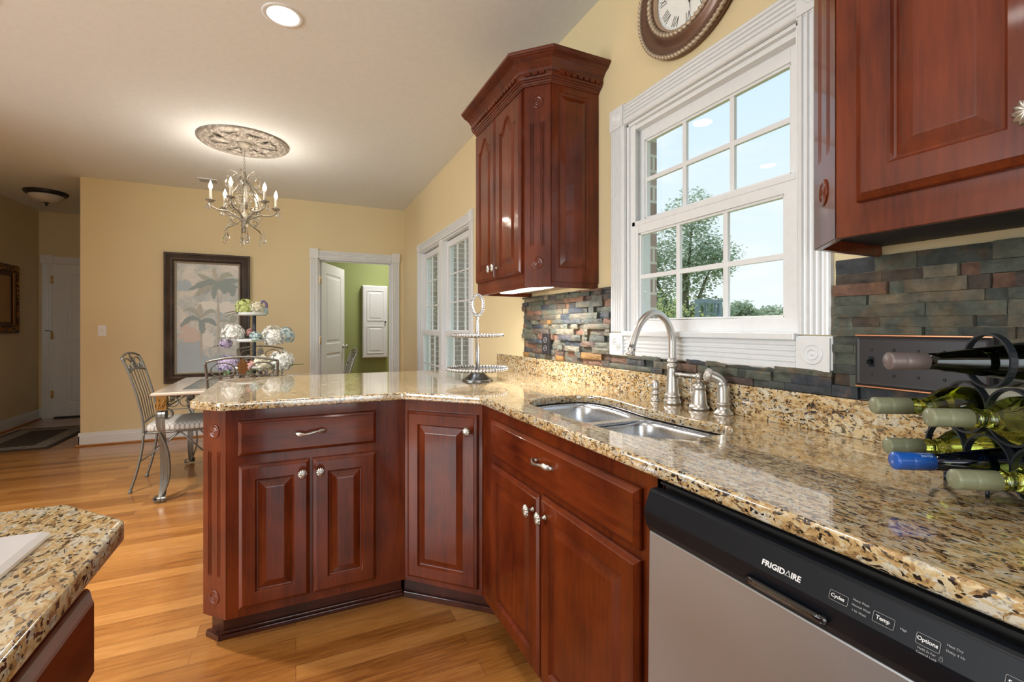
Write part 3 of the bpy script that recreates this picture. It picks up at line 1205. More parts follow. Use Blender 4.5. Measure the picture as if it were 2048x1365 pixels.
# ---- corner cabinet (45 degrees)
T_ = thing('corner_cabinet', 'angled cherry corner cabinet with a single tall door under the granite', 'cabinet', (0.75, 2.15, 0))
b = MB().prism([(.431, PY), (.69, 1.766), (1.27, 1.766), (1.27, 2.62), (.431, 2.62)], 0.112, 0.902)
obj('body', b, M_cherry, T_)
b = MB().prism([(.445, 2.101), (.775, 1.80), (1.27, 1.80), (1.27, 2.60), (.445, 2.60)], 0.0, 0.112)
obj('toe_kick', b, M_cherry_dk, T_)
b = MB().prism([(.437, 2.090), (.768, 1.788), (.780, 1.80), (.449, 2.102)], 0, .026)
obj('shoe_moulding', b, M_cherry_dk, T_, 0.003)
Md_ = frame_mat((.431, PY, 0), (S2, -S2, 0), (0, 0, 1))
d = cab_door(T_, Md_, .018, .348, .137, .852)
knob(d, Md_, .315, .787, 0.020)

# ---- sink base cabinet
SXF = 0.69
T_ = thing('sink_cabinet', 'cherry sink base cabinet with a false drawer front over two tall doors', 'cabinet', (0.95, 1.25, 0))
b = MB()
b.box(SXF, SXF + .02, 0.737, 0.80, .112, .902).box(SXF, SXF + .02, 1.632, 1.757, .112, .902)
b.box(SXF, SXF + .02, .80, 1.632, .845, .902).box(SXF, SXF + .02, .80, 1.632, .69, .725).box(SXF, SXF + .02, .80, 1.632, .112, .145)
b.box(SXF + .001, SXF + .02, 1.23, 1.27, .145, .69)
b.box(SXF, 1.27, 0.737, 0.755, .112, .90).box(SXF + .02, 1.27, 1.739, 1.757, .112, .90).box(SXF + .02, 1.27, .755, 1.739, .112, .13)
obj('body', b, M_cherry, T_, 0.001)
b = MB().box(.765, 1.27, .737, 1.757, 0, .112)
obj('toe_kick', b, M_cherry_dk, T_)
Ms = frame_mat((SXF, 0, 0), (0, -1, 0), (0, 0, 1))   # local x runs towards -Y
dr = cab_door(T_, Ms, -1.640, -.797, .722, .858, M_cherry_y, st=0, name='false_drawer_front')
pull(dr, Ms, -1.212, .803, 0.020)
d = cab_door(T_, Ms, -1.636, -1.254, .132, .692)
knob(d, Ms, -1.281, .642, 0.020)
d = cab_door(T_, Ms, -1.243, -.797, .132, .700)
knob(d, Ms, -1.205, .645, 0.020)

# ---- dishwasher
T_ = thing('dishwasher', 'stainless dishwasher with a black control strip under the granite', 'dishwasher', (0.95, 0.43, 0))
b = MB().box(.665, 1.25, .137, .733, .10, .868)
obj('tub', b, M_blackrub, T_)
b = MB()
prof = [(.668, .801), (.646, .801), (.641, .40), (.646, .13), (.668, .12)]
b.M = I4
b.loops([[(x, y, z) for x, z in prof] for y in (.139, .731)])
obj('door', b, M_steel, T_, 0.003)
b = MB()
prof = [(.672, .801), (.648, .800), (.6395, .814), (.635, .838), (.635, .844), (.650, .881), (.656, .884), (.672, .884)]
b.loops([[(x, y, z) for x, z in prof] for y in (.1375, .7335)])
cp = obj('control_panel', b, M_blackplastic, T_, 0.0015)
b = MB().box(.690, .72, .139, .731, .868, .901).box(.676, .690, .139, .731, .890, .8945)  # black strip put in for the shade in the gap below the granite
obj('dark_gap_strip', b, M_blackrub, T_)
b = MB().box(.72, 1.2, .15, .72, 0, .10)
obj('kick_plate', b, M_blackrub, T_)
# pocket handle and the thin seam of the console
b = MB()
pts = []
for i in range(17):
    t = i / 16
    y = .497 - .118 * t
    e = min(1, min(t, 1 - t) / .06)
    pts.append((.6355 - .0035 * e, y, .8225))
b.tube(pts, 0.0052, 8)
b.tube([(.6325, p[1], .8165) for p in pts], 0.0022, 6)
obj('pocket_handle', b, plain('glossy_black_plastic', (0.008, 0.008, 0.010), 0.12, coat=0.8), cp)
kk = Vector((-0.015, 0, -0.037)).normalized()
Mt = frame_mat((.650 + .0006 * kk.z, 0, .881 - .0006 * kk.x * 0), (0, -1, 0), -kk)   # x towards -Y, y up the face
Mt = Mt @ Matrix.Translation((0, 0, 0.0006))


def ct(s, y, sdown, size, mat=None, bold=0.0, sx=1.0):
    text_obj(s, size, Mt @ Matrix.Translation((-y, -sdown, 0)), mat or M_lettering, cp, 'lettering', 0.00015, bold=bold, sx=sx)


ct('FRIGID', .4755, .0305, .0108, bold=.00035, sx=1.10)
ct('IRE', .4305, .0303, .0108, bold=.00035, sx=.98)
b = MB(Mt)
for p, q in (((-.4385, -.0302), (-.4345, -.0224)), ((-.4345, -.0224), (-.4310, -.0302)), ((-.4385, -.0298), (-.4310, -.0298))):
    b.tube([(p[0], p[1], .0002), (q[0], q[1], .0002)], 1.0, flat=(.0013, .0004, (0, 0, 1)))
obj('lettering', b, M_lettering, cp)


def rbox(y0, y1, s0, s1, wd=.0005):
    b = MB(Mt)
    x0, x1, a0, a1 = -y0, -y1, -s1, -s0
    r = .0016
    pts = []
    for cx, cy, st in ((x1 - r, a1 - r, 0), (x0 + r, a1 - r, 90), (x0 + r, a0 + r, 180), (x1 - r, a0 + r, 270)):
        for k in range(5):
            q = math.radians(st + 22.5 * k)
            pts.append((cx + r * math.cos(q), cy + r * math.sin(q), .0001))
    b.tube(pts, wd / 2, 4, closed=True)
    obj('button_outline', b, M_grey_print, cp)


rbox(.3779, .3555, .0193, .0308)
ct('Cycles', .3762, .0268, .0062, bold=.0001)
ct('Heavy Wash', .3508, .0192, .0036, M_grey_print)
ct('Normal Wash', .3508, .0255, .0036, M_grey_print)
ct('1 Hr Wash', .3500, .0318, .0036, M_grey_print)
rbox(.3270, .3048, .0193, .0312)
ct('Temp', .3240, .0268, .0062, bold=.0001)
ct('High', .2990, .0260, .0036, M_grey_print)
rbox(.2834, .2618, .0193, .0310)
ct('Options', .2828, .0266, .0058, bold=.0001)
ct('Hold 3s For', .2808, .0358, .0034, M_grey_print)
ct('Control Lock', .2815, .0402, .0034, M_grey_print)
b = MB(Mt)
b.tube([(-.2612, -.0372, 0), (-.2580, -.0372, 0), (-.2580, -.0345, 0), (-.2612, -.0345, 0)], .00022, 4, closed=True)
b.tube([(-.2604, -.0345, 0), (-.2602, -.0325, 0), (-.2590, -.0325, 0), (-.2588, -.0345, 0)], .00022, 4)
obj('lock_icon', b, M_grey_print, cp)
ct('Heat Dry', .2570, .0192, .0036, M_grey_print)
ct('Delay 4 Hr', .2570, .0250, .0036, M_grey_print)
rbox(.2105, .1890, .0183, .0300)
ct('Start', .2085, .0262, .0062, bold=.0001)

# ---- the next base cabinet, right of the dishwasher
T_ = thing('base_cabinet', 'cherry base cabinet right of the dishwasher under the counter end', 'cabinet', (0.95, -0.25, 0))
obj('body', MB().box(SXF, 1.27, -.60, .133, .112, .902), M_cherry, T_)
obj('toe_kick', MB().box(.765, 1.27, -.60, .133, 0, .112), M_cherry_dk, T_)
dr = cab_door(T_, Ms, -.12, .58, .722, .858, M_cherry_y, st=0, name='drawer')
pull(dr, Ms, .23, .80, 0.020)
d = cab_door(T_, Ms, -.12, .225, .132, .70)
knob(d, Ms, .195, .65, 0.020)
d = cab_door(T_, Ms, .235, .58, .132, .70)
knob(d, Ms, .265, .65, 0.020)


# ------------------------------------------------------------------ granite
def rrect(x0, x1, y0, y1, r, n=8, bow=0.0):
    pts = []
    rs = r if isinstance(r, (list, tuple)) else [r] * 4
    for (cx, cy, st), rr in zip(((x1, y1, 0), (x0, y1, 90), (x0, y0, 180), (x1, y0, 270)), rs):
        sx = -1 if cx == x1 else 1
        sy = -1 if cy == y1 else 1
        for k in range(n + 1):
            q = math.radians(st + 90 * k / n)
            pts.append((cx + sx * rr + rr * math.cos(q), cy + sy * rr + rr * math.sin(q)))
    return pts


def slab(name, outline, holes, z0, z1, mat, bev=0.004, parent=None):
    c = bpy.data.curves.new('slab', 'CURVE')
    c.dimensions = '2D'
    c.fill_mode = 'BOTH'
    for pl in [outline] + holes:
        s = c.splines.new('POLY')
        s.points.add(len(pl) - 1)
        for p, (x, y) in zip(s.points, pl): p.co = (x, y, 0, 1)
        s.use_cyclic_u = True
    c.extrude = (z1 - z0) / 2 - bev
    c.bevel_depth = bev
    c.bevel_resolution = 2
    c.offset = -bev
    t = bpy.data.objects.new('slab', c)
    COL.objects.link(t)
    bpy.context.view_layer.update()
    me = bpy.data.meshes.new_from_object(t.evaluated_get(bpy.context.evaluated_depsgraph_get()))
    bpy.data.objects.remove(t)
    inv = WM.get(parent.name, I4).inverted() if parent else I4
    for v in me.vertices: v.co = inv @ Vector((v.co.x, v.co.y, v.co.z + (z0 + z1) / 2))
    me.materials.clear()
    me.materials.append(mat)
    me.name = name
    o = bpy.data.objects.new(name, me)
    COL.objects.link(o)
    if parent: o.parent = parent
    return o


CT0, CT1 = 0.903, 0.934
# double bowl cut-out: a kidney-ended rectangle
cut = catmull([(x, y, 0) for x, y in ((.772, 1.50), (.835, 1.585), (.95, 1.607), (1.06, 1.585), (1.100, 1.49), (1.092, 1.36), (1.076, 1.235), (1.078, 1.12),
                                       (1.085, 1.02), (1.092, .93), (1.04, .868), (.95, .856), (.85, .872), (.782, .95), (.765, 1.08), (.760, 1.22), (.762, 1.38))], 5, True)
cut = [(p.x, p.y) for p in cut]
outl = [(WX - .001, -.62), (WX - .001, 2.925), (-.29, 2.925), (-.362, 2.855), (-.362, 2.085), (-.25, 1.970), (.416, 1.970), (.663, 1.712), (.663, -.62)]
# round the outer corners a little
def round_poly(pl, r, n=4, keep=()):
    out = []
    m = len(pl)
    for i, p in enumerate(pl):
        if i in keep:
            out.append(p)
            continue
        a, b, c = Vector(pl[i - 1]), Vector(p), Vector(pl[(i + 1) % m])
        u, v = (a - b).normalized(), (c - b).normalized()
        half = math.acos(max(-1, min(1, u.dot(v)))) / 2
        d = r / math.tan(half)
        p0, p1 = b + u * d, b + v * d
        for k in range(n + 1):
            t = k / n
            q = (1 - t) ** 2 * p0 + 2 * t * (1 - t) * b + t * t * p1
            out.append((q.x, q.y))
    return out


outl = round_poly(outl, 0.035, 5, (0, 1, 8))
ctop = slab('granite_countertop', outl, [cut[::-1]], CT0, CT1, M_gran, 0.006)
tag(ctop, 'speckled tan granite countertop running round from the peninsula past the sink', 'countertop')
bs = obj('granite_upstand', MB().box(1.257, WX - .001, -.62, 2.945, CT1, 1.030), M_gran, bevel=0.002)
tag(bs, 'low granite upstand along the wall behind the sink faucet', 'backsplash')

# ---- sink
T_ = thing('kitchen_sink', 'stainless double-bowl sink set under the granite', 'sink', (0.93, 1.23, .75))
b = MB()


def bowl(mb, pts, depth, ztop):
    n = len(pts)
    cx = sum(p[0] for p in pts) / n
    cy = sum(p[1] for p in pts) / n
    ls = []
    for ins, z in ((-.045, 0), (0.0, 0), (0.006, -.003), (0.010, -.012), (0.018, -.08), (0.026, -depth + .035), (0.040, -depth + .010), (0.065, -depth), (0.125, -depth - .004)):
        l = []
        for x, y in pts:
            dx, dy = x - cx, y - cy
            L = math.hypot(dx, dy)
            k = (L - ins) / L
            l.append((cx + dx * k, cy + dy * k, ztop + z))
        ls.append(l)
    mb.loops(ls, False, True, True)
    return (cx, cy, ztop - depth - .004)


ldiv = 1.235
L1 = [(p.x, p.y) for p in catmull([(x, y, 0) for x, y in ((.780, 1.49), (.84, 1.572), (.95, 1.592), (1.05, 1.572), (1.083, 1.48), (1.074, 1.36), (1.04, 1.268), (.93, 1.254), (.83, 1.262), (.778, 1.34))], 5, True)]
L2 = [(p.x, p.y) for p in catmull([(x, y, 0) for x, y in ((.778, 1.15), (.83, 1.213), (.93, 1.222), (1.045, 1.205), (1.068, 1.10), (1.078, .985), (1.055, .90), (.95, .871), (.85, .888), (.795, .96), (.776, 1.05))], 5, True)]
c1 = bowl(b, L1, .19, .897)
c2 = bowl(b, L2, .19, .897)
obj('bowl', b, M_sink, T_, fix=True)
b = slab('rim', [(p[0] + (.02 if p[0] > .93 else -.02), p[1] + (.02 if p[1] > 1.23 else -.02)) for p in cut], [L1[::-1], L2[::-1]], .896, .9015, M_sink, 0.001, T_)
for c in (c1, c2):
    b = MB()
    b.lathe([(.042, .001), (.042, .004), (.034, .005), (.028, .001), (.01, .001), (.0005, .003)], (c[0], c[1], c[2] - .001), 'z', 20)
    obj('drain', b, M_nickel, T_)

# ---- faucet set
T_ = thing('faucet', 'brushed nickel gooseneck faucet standing behind the sink', 'faucet', (1.228, 1.268, CT1))
x, y, z = 1.228, 1.268, CT1
b = MB().lathe([(.030, 0), (.031, .006), (.030, .014), (.027, .018), (.026, .024), (.0285, .028), (.0275, .034), (.023, .040), (.0225, .055), (.0195, .10), (.0165, .128),
                (.0165, .131), (.0195, .133), (.020, .137), (.0185, .141), (.0155, .143), (.0155, .150), (.018, .152), (.018, .156), (.014, .159), (.0135, .166)], (x, y, z), 'z', 28)
obj('base', b, M_nickel, T_)
pts = catmull([(x, y, z + .160), (x, y, z + .20), (x - .002, y, z + .24), (x - .022, y, z + .29), (x - .062, y, z + .322), (x - .105, y, z + .322), (x - .145, y, z + .290),
               (x - .170, y, z + .245), (x - .183, y, z + .205)], 7)
b = MB().tube(pts, [.0135 - .002 * i / len(pts) for i in range(len(pts))], 16)
obj('spout', b, M_nickel, T_)
e = Vector((x - .183, y, z + .205))
dn = Vector((-.30, 0, -.95)).normalized()
b = MB(Matrix.Translation(e) @ dn.to_track_quat('Z', 'Y').to_matrix().to_4x4())
b.lathe([(.0118, -.012), (.0118, 0), (.0145, .001), (.0145, .004), (.0125, .006), (.014, .014), (.0165, .022), (.0165, .026), (.012, .027)], seg=20)
obj('spray_tip', b, M_nickel, T_)

T_ = thing('soap_dispenser', 'short nickel soap dispenser left of the gooseneck faucet', 'soap dispenser', (1.222, 1.347, CT1))
x, y = 1.222, 1.347
b = MB().lathe([(.020, 0), (.020, .004), (.016, .010), (.013, .016), (.0125, .024), (.0150, .026), (.0150, .030), (.0130, .032), (.0130, .046), (.0150, .048), (.0150, .051),
                (.0125, .053), (.0135, .060), (.0135, .066), (.0110, .074), (.005, .079), (.0005, .080)], (x, y, z), 'z', 24)
obj('body', b, M_nickel, T_)
b = MB().tube([(x, y, z + .060), (x - .016, y + .004, z + .060), (x - .030, y + .008, z + .057)], [.0055, .005, .004], 10)
obj('nozzle', b, M_nickel, T_)

T_ = thing('lever_valve', 'nickel lever valve between the gooseneck faucet and the sprayer', 'faucet valve', (1.228, 1.146, CT1))
x, y = 1.228, 1.146
b = MB().lathe([(.032, 0), (.033, .005), (.032, .012), (.028, .015), (.027, .019), (.0255, .023), (.0235, .045), (.0215, .062), (.0205, .064), (.0205, .067), (.0225, .069),
                (.0225, .078), (.0210, .083), (.0150, .090), (.0075, .094), (.0065, .100), (.0105, .104), (.0120, .111), (.0105, .118), (.005, .122), (.0005, .123)], (x, y, z), 'z', 26)
obj('base', b, M_nickel, T_)
b = MB(Matrix.Translation((x, y, z + .111)) @ Vector((-.35, .93, .03)).normalized().to_track_quat('Z', 'Y').to_matrix().to_4x4())
b.lathe([(.0075, .004), (.0070, .012), (.0078, .016), (.0078, .019), (.0062, .022), (.0062, .060), (.0078, .063), (.0078, .068), (.0065, .071), (.0072, .078), (.004, .082), (.0005, .083)], seg=14)
obj('lever', b, M_nickel, T_)

T_ = thing('side_sprayer', 'nickel side sprayer at the right end of the faucet set', 'sprayer', (1.228, 1.048, CT1))
x, y = 1.228, 1.048
b = MB().lathe([(.029, 0), (.029, .004), (.023, .011), (.019, .017), (.0185, .030), (.0205, .032), (.0205, .035), (.018, .037)], (x, y, z), 'z', 24)
obj('base', b, M_nickel, T_)
pts = catmull([(x, y, z + .035), (x, y, z + .065), (x - .001, y + .001, z + .090), (x - .008, y + .008, z + .108), (x - .022, y + .020, z + .119), (x - .030, y + .027, z + .122)], 5)
n = len(pts)
b = MB().tube(pts, [.0180 if i < n * .45 else (.0195 if i < n * .5 else .0175 - .003 * (i / n - .5)) for i in range(n)], 18)
obj('handle', b, M_nickel, T_)
b = MB(Matrix.Translation((x - .030, y + .027, z + .122)) @ Vector((-.72, .62, .30)).normalized().to_track_quat('Z', 'Y').to_matrix().to_4x4())
b.lathe([(.016, -.004), (.0205, -.002), (.0215, .004), (.0215, .010), (.0190, .013), (.0155, .0135), (.0150, .016), (.011, .0165), (.0105, .013), (.006, .013), (.0055, .016), (.0005, .0165)], seg=22)
obj('spray_head', b, plain('nickel_face', (.62, .58, .54), .35, metal=.6), T_)


# ------------------------------------------------------------------ stacked stone backsplash
def stones(name, regions, holes=()):
    rnd = random.Random(11)
    mb = MB()
    for (y0, y1, z0, z1) in regions:
        z = z0
        rows = []
        while z < z1 - .004:
            h = rnd.choice((.021, .024, .024, .027, .030))
            if z + h > z1 - .010: h = z1 - z
            rows.append((z, z + h))
            z += h
        for zi, (za, zb) in enumerate(rows):
            y = y0
            while y < y1 - .002:
                L = rnd.choice((.035, .05, .06, .085, .11, .13, .17))
                if y + L > y1 - .03: L = y1 - y
                dp = rnd.choice((.006, .009, .012, .015, .019)) if rnd.random() < .8 else .022
                ya, yb = y + .0005, y + L - .0005
                zc, zd = za + .0004, zb - .0004
                # rough split face: a small grid with ragged depth
                nu = max(2, int(L / .018))
                nv = 3
                grid = []
                for j in range(nv + 1):
                    for i in range(nu + 1):
                        yy = ya + (yb - ya) * i / nu
                        zz = zc + (zd - zc) * j / nv
                        e = (0.0022 if (i in (0, nu)) or (j in (0, nv)) else 0.0)
                        n_ = mnoise.noise(Vector((yy * 40, zz * 60, dp * 900))) * .0045
                        tilt = (i / nu - .5) * rnd.uniform(-.001, .001)
                        grid.append((WX - .0005 - max(.003, dp + n_ - e + tilt), yy, zz))
                m = nu + 1
                fs = [(j * m + i, j * m + i + 1, (j + 1) * m + i + 1, (j + 1) * m + i) for j in range(nv) for i in range(nu)]
                ring = [i for i in range(m)] + [j * m + nu for j in range(1, nv + 1)] + [nv * m + i for i in range(nu - 1, -1, -1)] + [j * m for j in range(nv - 1, 0, -1)]
                base_ = len(grid)
                vs = grid + [(WX - .0003, grid[k][1], grid[k][2]) for k in ring]
                for q in range(len(ring)):
                    r2 = (q + 1) % len(ring)
                    fs.append((ring[q], ring[r2], base_ + r2, base_ + q))
                mb.add(vs, fs)
                y += L
    return obj(name, mb, M_stone, weld=False)


o = stones('stone_backsplash', [(1.69, 2.57, 1.031, 1.392), (0.742, 1.69, 1.031, 1.097), (-.62, .742, 1.031, 1.384)])
tag(o, 'stacked split-slate backsplash in grey, green and rust behind the counter', 'stone tiles')

# ---- outlets
def screw(mb, x, y, z, r=.0035):
    mb.lathe([(r, 0), (r * .8, -.0012), (.0004, -.0016)], (x, y, z), 'x', 10)


T_ = thing('duplex_outlet', 'black outlet plate on the stone under the left wall cabinet', 'outlet', (1.262, 2.247, 1.117))
obj('plate', MB().box(1.250, 1.270, 2.209, 2.285, 1.058, 1.176), M_orb, T_, 0.004)
b = MB()
for zz in (1.094, 1.140):
    b.tube([(1.2495, 2.247 + .0165 * math.cos(a * math.pi / 10) * (1 if abs(math.cos(a * math.pi / 10)) < .9 else .95), zz + .0145 * math.sin(a * math.pi / 10)) for a in range(20)], .0009, 5, closed=True)
    b.box(1.2488, 1.2498, 2.240, 2.2415, zz - .002, zz + .006).box(1.2488, 1.2498, 2.252, 2.2535, zz - .002, zz + .006)
obj('receptacle', b, plain('worn_pewter_edge', (.35, .36, .38), .4, metal=.5), T_)

T_ = thing('switch_plate', 'wide black switch plate with copper edges on the dark stone', 'switch plate', (1.25, .555, 1.128))
b = MB()
b.loops([[(1.262, y, zz) for y, zz in ((.425, 1.066), (.678, 1.066), (.678, 1.192), (.425, 1.192))],
         [(1.247, y, zz) for y, zz in ((.427, 1.068), (.676, 1.068), (.676, 1.190), (.427, 1.190))],
         [(1.244, y, zz) for y, zz in ((.433, 1.074), (.670, 1.074), (.670, 1.184), (.433, 1.184))],
         [(1.2445, y, zz) for y, zz in ((.437, 1.078), (.666, 1.078), (.666, 1.180), (.437, 1.180))]])
obj('plate', b, M_orb, T_)
b = MB().box(1.245, 1.262, .427, .676, 1.1885, 1.1925).box(1.245, 1.262, .427, .676, 1.0655, 1.069)
obj('copper_edge', b, M_copper, T_, 0.001)
for yy in (.640, .594, .548, .502, .458):
    for zz in (1.157, 1.098):
        b = MB()
        screw(b, 1.2447, yy, zz)
        obj('screw', b, M_black_iron, T_)
for yy in (.640, .594, .548, .502):
    b = MB().box(1.2435, 1.246, yy - .006, yy + .006, 1.116, 1.140)
    b.M = Matrix.Translation((1.244, yy, 1.130)) @ R3(math.radians(-25), 4, 'Y')
    b.box(-.012, 0, -.0045, .0045, -.004, .005)
    obj('toggle', b, M_blackplastic, T_, 0.0008)


# ------------------------------------------------------------------ wall cabinets
UX = 0.945
T_ = thing('wall_cabinet', 'tall cherry wall cabinet with dentil crown left of the sink window', 'wall cabinet', (1.1, 2.15, 1.39))
b = MB()
YS, YE = 1.80, 2.49
foot = [(1.030, YS), (WX - .001, YS), (WX - .001, YE), (UX, YE), (UX, 1.887)]
b.prism(foot, 1.415, 2.36)
# light rail: walls only, so the underside is a recess
t = .018
b.prism([(1.030, YS), (WX - .001, YS), (WX - .001, YS + t), (1.036, YS + t)], 1.39, 1.415)
b.prism([(1.030, YS), (1.036, YS + t), (UX + t, 1.893), (UX, 1.887)], 1.39, 1.415)
b.prism([(UX, 1.887), (UX + t, 1.893), (UX + t, YE), (UX, YE)], 1.39, 1.415)
b.prism([(UX, YE - t), (WX - .001, YE - t), (WX - .001, YE), (UX, YE)], 1.39, 1.415)
obj('body', b, M_cherry, T_, 0.001)
obj('underside', MB().prism([(1.036, YS + t), (WX - .002, YS + t), (WX - .002, YE - t), (UX + t, YE - t), (UX + t, 1.895)], 1.412, 1.4155),
    plain('pale_birch_underside', (.42, .36, .28), .5), T_)
Mf = frame_mat((UX, 0, 0), (0, -1, 0), (0, 0, 1))
d = cab_door(T_, Mf, -2.482, -2.200, 1.458, 2.292, arch=.060)
knob(d, Mf, -2.222, 1.510, .020)
d = cab_door(T_, Mf, -2.194, -1.905, 1.458, 2.292, arch=.060)
knob(d, Mf, -2.168, 1.512, .020)
# side panel, raised, facing the window
Msd = frame_mat((0, YS, 0), (1, 0, 0), (0, 0, 1))
b = MB(Msd)
L = lambda ins, z: [(1.066 + ins, 1.476 + ins, z), (1.228 - ins, 1.476 + ins, z), (1.228 - ins, 2.268 - ins, z), (1.066 + ins, 2.268 - ins, z)]
for l in ([L(-.002, .0005), L(.0, .005), L(.004, .006), L(.009, .002), L(.012, .001), L(.034, .009), L(.036, .0095)],):
    b.loops(l, False, True)
# rails and stiles planted round the panel
b.box(1.031, 1.066, 1.415, 2.33, 0, .006).box(1.228, 1.284, 1.415, 2.33, 0, .006).box(1.066, 1.228, 1.415, 1.476, 0, .006).box(1.066, 1.228, 2.268, 2.33, 0, .006)
obj('side_panel', b, M_cherry, T_)
CHL = math.hypot(.085, .087)
Mch = frame_mat((UX - .001 * S2, 1.887 - .001 * S2, 0), (.085, -.087, 0), (0, 0, 1))
b = MB()
reeded_panel(b, Mch @ Matrix.Translation((0, 0, .002)), CHL, 1.392, 2.355, 1.575, 2.145)
obj('fluted_corner', b, M_cherry, T_, fix=False)
for zz in (1.500, 2.225):
    b = MB()
    bullseye(b, Mch @ Matrix.Translation((CHL / 2, zz, .002)), 0.030, .010)
    obj('bullseye_rosette', b, M_cherry, T_)


def crown_mould(name, parent, base_pts, z, prof):
    """base_pts: open polyline of the cabinet face (x, y), outward on its left side; prof: (offset, height)"""
    n = len(base_pts)
    P = [Vector(p) for p in base_pts]
    nor = []
    for i in range(n - 1):
        d_ = (P[i + 1] - P[i]).normalized()
        nor.append(Vector((-d_.y, d_.x)))
    loops = []
    for i in range(n):
        if i == 0: m = nor[0]
        elif i == n - 1: m = nor[-1]
        else:
            m = nor[i - 1] + nor[i]
            m = m / (m.dot(nor[i]))
        loops.append([(P[i].x + m.x * o_, P[i].y + m.y * o_, z + h_) for o_, h_ in prof])
    mb = MB()
    mb.loops(loops)
    return obj(name, mb, M_cherry_dk2, parent)


M_cherry_dk2 = wood('cherry_crown', (0.06, 0.012, 0.006), (0.15, 0.032, 0.012), 'x')
prof = [(0, 0), (.010, 0), (.012, .004), (.016, .006), (.018, .012), (.024, .014), (.026, .018), (.033, .020), (.036, .028), (.036, .0405), (.040, .042), (.042, .056), (.047, .062),
        (.054, .071), (.066, .081), (.080, .087), (.084, .088), (.084, .093), (.091, .095), (.091, .100), (.098, .103), (.100, .108), (.100, .114), (0, .114)]
face = [(UX, YE), (UX, 1.887), (1.030, YS), (WX - .001, YS)]
cr = crown_mould('crown_moulding', T_, face[::-1], 2.298, prof)
# dentils: a notched band under the cove
b = MB()


def dentils(mb, p, q, z, off=.0365, pitch=.032, w=.024, h=.014):
    p, q = Vector(p), Vector(q)
    d_ = (q - p)
    L_ = d_.length
    d_.normalize()
    nn = Vector((-d_.y, d_.x))
    k = int(L_ / pitch)
    for i in range(k):
        s = (L_ - k * pitch) / 2 + pitch * i + (pitch - w) / 2
        a = p + d_ * s
        e_ = p + d_ * (s + w)
        mb.prism([(a.x + nn.x * off, a.y + nn.y * off), (e_.x + nn.x * off, e_.y + nn.y * off), (e_.x + nn.x * (off + .011), e_.y + nn.y * (off + .011)),
                  (a.x + nn.x * (off + .011), a.y + nn.y * (off + .011))], z, z + h)


for i in range(3):
    b = MB()
    dentils(b, face[i + 1], face[i], 2.298 + .0275)
    obj('dentil_band', b, M_cherry, T_)
obj('under_cabinet_light', MB().box(1.00, 1.075, 1.86, 2.30, 1.392, 1.411), M_tube, T_, 0.004)
lamp('under_cabinet_glow', 'AREA', (1.075, 2.06, 1.385), 11.0, (1.0, 0.98, 0.93), (0, math.radians(12), 0), shape='RECTANGLE', size=.10, size_y=.42)

# right wall cabinet
T_ = thing('wall_cabinet', 'large cherry wall cabinet close by at the right of the window', 'wall cabinet', (1.1, .1, 1.38))
RZ = 1.381
b = MB()
YW = .651
foot = [(UX, .5466), (UX, -.60), (WX - .001, -.60), (WX - .001, YW), (1.0485, YW)]
b.prism(foot, RZ + .028, 2.40)
t = .014
b.prism([(UX, -.60), (UX + t, -.60), (UX + t, .541), (UX, .5466)], RZ, RZ + .028)
b.prism([(UX, .5466), (UX + t, .541), (1.054, YW - t), (1.0485, YW)], RZ, RZ + .028)
b.prism([(1.0485, YW), (1.054, YW - t), (WX - .001, YW - t), (WX - .001, YW)], RZ, RZ + .028)
obj('body', b, M_cherry, T_, 0.001)
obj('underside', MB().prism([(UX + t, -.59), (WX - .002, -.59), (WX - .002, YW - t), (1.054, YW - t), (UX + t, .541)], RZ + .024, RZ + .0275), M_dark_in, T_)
d = cab_door(T_, Mf, -.506, -.248, 1.440, 2.36, st=.054)
knob(d, Mf, -.273, 1.503, .020)
d = cab_door(T_, Mf, -.243, .015, 1.440, 2.36, st=.054)
knob(d, Mf, -.218, 1.503, .020)
d = cab_door(T_, Mf, .05, .55, 1.440, 2.36, st=.056)
knob(d, Mf, .08, 1.503, .020)
crown_mould('crown_moulding', T_, [(UX, -.60), (UX, .5466), (1.0485, YW), (WX - .001, YW)], 2.335, prof)
CH2 = math.hypot(.1035, .1044)
Mc2 = frame_mat((1.0485 - .0015 * S2, YW + .0015 * S2, 0), (-.1035, -.1044, 0), (0, 0, 1))
b = MB()
reeded_panel(b, Mc2, CH2, RZ + .001, 2.398, 1.560, 2.16)
obj('fluted_corner', b, M_cherry, T_, fix=False)
b = MB()
bullseye(b, Mc2 @ Matrix.Translation((CH2 / 2, 1.490, 0)), 0.030, .010)
obj('bullseye_rosette', b, M_cherry, T_)

# ------------------------------------------------------------------ island at the lower left
T_ = thing('island_cabinet', 'cherry island cabinet at the lower left edge of the photo', 'cabinet', (-.7, .2, 0))
b = MB().prism([(-1.6, -.6), (-.245, -.6), (-.245, .765), (-.345, .88), (-1.6, .88)], .10, .903)
obj('body', b, M_cherry, T_)
obj('toe_kick', MB().box(-1.55, -.34, -.55, .82, 0, .10), M_cherry_dk, T_)
Mi = frame_mat((-.245, 0, 0), (0, 1, 0), (0, 0, 1))
dr = cab_door(T_, Mi, .25, .7475, .773, .884, M_cherry_y, st=0, name='drawer')
pull(dr, Mi, .42, .832, .020)
d = cab_door(T_, Mi, .25, .494, .14, .75)
knob(d, Mi, .468, .70, .020)
d = cab_door(T_, Mi, .502, .7475, .14, .75)
knob(d, Mi, .528, .70, .020)
isl = slab('island_countertop', round_poly([(-1.65, -.65), (-.222, -.65), (-.222, .838), (-.325, .952), (-1.65, .952)], .02, 4, (0, 1, 4)), [], .903, .9345, M_gran, .006)
tag(isl, 'thick granite island top with a clipped corner at lower left', 'countertop')
